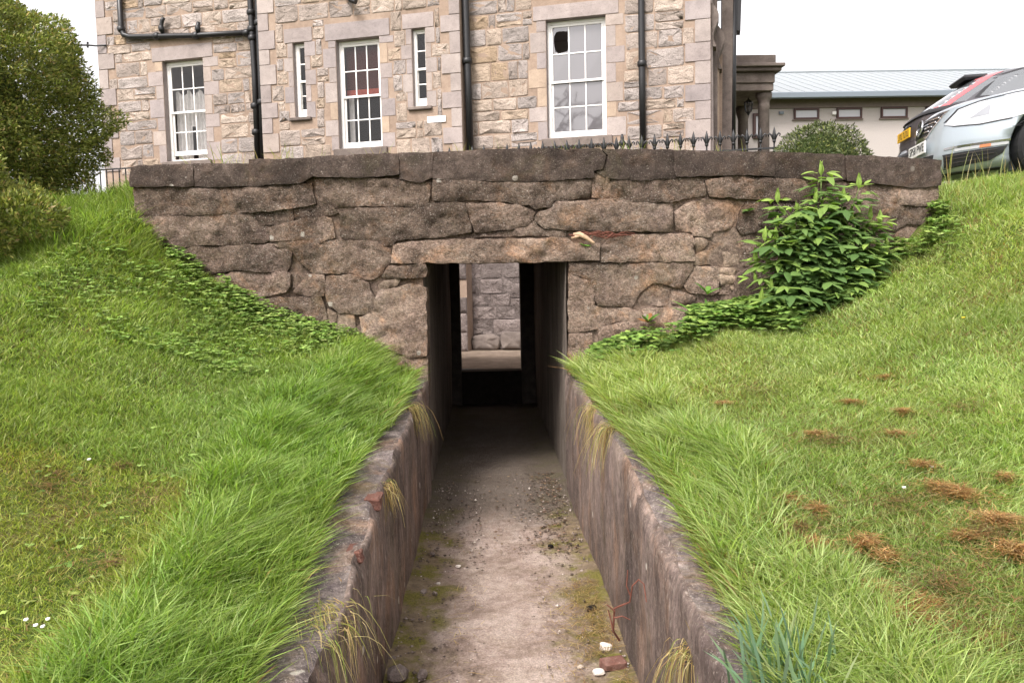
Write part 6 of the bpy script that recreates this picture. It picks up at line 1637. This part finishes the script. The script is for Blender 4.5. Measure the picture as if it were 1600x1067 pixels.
for a in (((958, 985), (954, 965), (950, 952)), ((960, 965), (972, 962), (985, 968)), ((961, 955), (953, 948), (948, 944)), ((985, 930), (979, 915), (981, 890))):
    m = MB(); m.tube([fy(x, y, 2.69) for x, y in a], [.003, .0025, .0018], 4); m.build('side_twig', M['twig'], TW)
def pebble(c, s, mat, name, label=None, cat=None, group=None, flat=.7, seed=0, parent=None):
    bm = bmesh.new(); bmesh.ops.create_icosphere(bm, subdivisions=2, radius=1.0); v = np.array([tuple(x.co) for x in bm.verts]); F = [tuple(x.index for x in f.verts) for f in bm.faces]; bm.free()
    v = np.sign(v)*np.abs(v)**.75; v *= (1+.22*fbm(v*1.6+seed*3.3, 3, 5))[:, None]; v *= np.array([s, s*rng.uniform(.6, .9), s*flat])
    a = rng.uniform(0, 6.28); v = v@np.array([[math.cos(a), -math.sin(a), 0], [math.sin(a), math.cos(a), 0], [0, 0, 1]])
    v -= np.array([0, 0, v[:, 2].min()*.8])
    o = mk(name, v, F, mat, parent, smooth=False); o.location = c
    if label: tag(o, label, cat, group)
    return o
def onpath(px, py): p = onp(px, py, (0, 0, .01), (0, 0, 1.0)); return (p[0], p[1], .0)
for k, (px, py, s, mt, lb) in enumerate(((622,1062,.055,'stonegrey','largest grey stone lying at the foot of the left wall in front'),(660,1056,.032,'stonegrey','grey stone lying on the mossy path right of the largest stone'),(613,1030,.020,'stonegrey','small grey stone tucked against the left wall foot'),
    (662,925,.022,'stonegrey','grey pebble on moss beside the left wall halfway along'),(676,866,.020,'stonegrey','dark pebble by the left wall foot further back'),
    (935,1050,.026,'white_stone','white stone lying beside the broken red brick'),(907,1040,.014,'white_stone','smaller white chip left of the white stone'),(716,884,.016,'white_stone','white chip alone on the left half of the path'),
    (946,1012,.034,'white_stone','long white stone by the bramble twig at the right wall'),(685,910,.012,'white_stone','tiny white chip close to the left wall moss'),(925,953,.034,'blacklump','flat black lump on the straw by the right wall'),(860,853,.020,'blacklump','black lump lying on the path towards the tunnel'))):
    pebble(onpath(px, py), s, M[mt], 'loose_stone', lb, 'stone', None, .55 if mt != 'stonegrey' else .7, k)
bk = onpath(958, 1040); m = MB(); m.box((-.055, -.035, 0), (.055, .035, .045), None, .006); V = np.concatenate(m.V); V += .004*fbm(V*40, 2, 3)[:, None]
o = mk('broken_brick', V, m.F, M['brick']); o.location = bk; o.rotation_euler = (0.05, .04, .25); tag(o, 'broken red brick lying on the path by the right wall', 'brick')
# exposed bricks in the broken wall edges
for k, (x, y, z, s) in enumerate(((XL-.036, 3.50, .765, .9), (XL-.038, 3.02, .70, .8))):
    m = MB(); m.box((-.04, -.06, -.035), (.04, .06, .035), None, .008); V = np.concatenate(m.V)*s; V += .006*fbm(V*40+k, 2, 3)[:, None]; mk('exposed_brick', V+np.array([x, y, z]), m.F, M['brick'], twl)
# grit, chips and straw along the edges of the path
n = 2300; e = rng.random(n)**1.8*.42; sd2 = rng.random(n) < .5; x = np.where(sd2, XL+.02+e, XR-.02-e); y = rng.uniform(2.3, 6.6, n)*1.0; y = np.where(rng.random(n) < .25, rng.uniform(5.0, 6.8, n), y)
s = rng.choice([.004, .006, .009, .013], n, p=[.45, .33, .16, .06])
oct_ = np.array([(1, 0, 0), (-1, 0, 0), (0, 1, 0), (0, -1, 0), (0, 0, .7), (0, 0, -.4)], float); of = np.array([(0, 2, 4), (2, 1, 4), (1, 3, 4), (3, 0, 4), (2, 0, 5), (1, 2, 5), (3, 1, 5), (0, 3, 5)])
V = (oct_[None]*(s[:, None, None]*rng.uniform(.6, 1.3, (n, 6, 1)))+np.stack([x, y, .012+0*x], 1)[:, None, :]).reshape(-1, 3); F = (of[None]+(np.arange(n)*6)[:, None, None]).reshape(-1, 3)
def tintmat(name, stops):
    m_, t_, b_ = newmat(name); b_.inputs['Roughness'].default_value = .9; t_.links.new(ramp(t_, isl(t_), stops, 'CONSTANT'), b_.inputs['Base Color']); return m_
M['grit'] = tintmat('path_grit', [(0, (.10, .075, .06)), (.35, (.18, .14, .118)), (.62, (.28, .23, .20)), (.76, (.06, .045, .038)), (.95, (.50, .44, .39))])
tag(mk('path_grit', V, (F,), M['grit']), kind='stuff')
n = 4200; e = np.abs(rng.normal(0, .14, n)); sd2 = rng.random(n) < .45; x = np.where(sd2, XL+.03+e, XR-.03-e); y = rng.uniform(2.4, 4.4, n); kk = n2(x, y, 2.1, 91, 2) > -.05; x, y = x[kk], y[kk]; n = len(x)
a = rng.uniform(0, 6.28, n); L = rng.uniform(.03, .10, n)
V, F, T = blades(np.stack([x, y, .014+.02*rng.random(n)], 1), rng.uniform(0, .02, n), np.full(n, .0026), a+1.57, np.stack([np.cos(a), np.sin(a)], 1)*L[:, None], rtint(n, [ST1, ST2, ST3, (.36, .25, .14)], [3, 3, 2, 2]), 3)
tag(mk('path_straw', V, F, M['grassblade'], tint=T), kind='stuff')
# dead leaves in the tunnel mouth
n = 700; x = rng.uniform(XL+.04, XR-.04, n); x = np.where(rng.random(n) < .6, XR-.05-np.abs(rng.normal(0, .16, n)), x); y = rng.uniform(4.9, 7.0, n)
C_ = np.stack([x, y, np.full(n, .014)], 1); a = rng.uniform(0, 6.28, n); V, F, T = leaves(C_, np.stack([np.cos(a), np.sin(a), .15*rng.random(n)], 1), np.stack([rng.normal(0, .3, n), rng.normal(0, .3, n), np.ones(n)], 1), rng.uniform(.015, .04, n), rng.uniform(.01, .02, n), rtint(n, [(.10, .06, .04), (.17, .11, .075), (.26, .19, .14), (.05, .035, .028)], [3, 3, 1, 3]), .1)
tag(mk('dead_leaves', V, F, M['leaf'], tint=T), kind='stuff')
# daisies and buttercups
def flower(px, py, r, mat, name, label, group):
    c = hit(px, py); m = MB(); m.lathe([(.001, .0), (r, .004), (r*.9, .008), (.001, .006)], (0, 0, .030), 9)
    o = m.build(name, mat); o.location = c; tag(o, label, 'flower', group)
for px, py, lb in ((42,985,'leftmost of the four small white daisies clustered in the mown grass'),(57,994,'second daisy from the left in the cluster of four in the mown grass'),(76,984,'topmost right daisy of the cluster of four in the mown grass'),(68,996,'lowest daisy of the cluster of four in the mown grass')): flower(px, py, .007, M['petal_white'], 'daisy', lb, 'daisies in the cluster')
for px, py, lb in ((140,730,'single white daisy on the upper part of the mown left lawn'),(1412,775,'white daisy beside the broad flat heap of clippings'),(1455,742,'white daisy above the broad flat heap of clippings')): flower(px, py, .008, M['petal_white'], 'daisy', lb, None)
for px, py, lb in ((1002,563,'yellow buttercup among the leafy weeds right of the tunnel mouth'),(1015,656,'yellow buttercup near the straw tufts of the right wall'),(1505,505,'yellow buttercup high on the right bank below the car')): flower(px, py, .010, M['petal_yellow'], 'buttercup', lb, 'buttercups on the bank')

# ------------------------------------------------------------------ the tree whose bare boughs are mirrored in the lower window panes
TR_ = root('bare_tree', 'thin-leaved tree seen only as dark boughs mirrored in the large window', 'tree', (-9.5, -8.0, float(ground(np.array([-9.5]), np.array([-8.0]))[0])-.1))
brm = MB(); lf_c = []
def bough(p, d, L, r, depth):
    q = [p]; dd = d.copy()
    for k in range(4):
        dd = dd+rng.normal(0, .16, 3)+np.array([0, 0, .05]); dd /= np.linalg.norm(dd); q.append(q[-1]+dd*L/4)
    brm.tube(q, list(np.linspace(r, r*.70, 5)), 6 if depth < 3 else 4)
    if depth >= 5: lf_c.extend([q[-1], q[-2], q[2]]); return
    for k in range(3 if depth < 4 else 2):
        nd_ = dd+rng.normal(0, .62, 3); nd_[2] = abs(nd_[2])*.7+.1; nd_ /= np.linalg.norm(nd_); bough(q[-1-(k > 1)], nd_, L*rng.uniform(.6, .8), r*.70, depth+1)
bough(np.array(_LOC[TR_.name]), np.array([0, 0, 1.0]), 4.2, .26, 0)
brm.build('trunk', M['wood'], TR_)
C_ = np.repeat(np.array(lf_c), 3, 0)+rng.normal(0, .12, (len(lf_c)*3, 3)); n = len(C_)
V, F, T = leaves(C_, rng.normal(0, 1, (n, 3)), rng.normal(0, 1, (n, 3)), rng.uniform(.06, .11, n), rng.uniform(.03, .05, n), rtint(n, [(.08, .11, .02), (.11, .14, .03)], [1, 1]), .1)
mk('crown', V, F, M['leaf'], TR_, tint=T, kind='stuff')
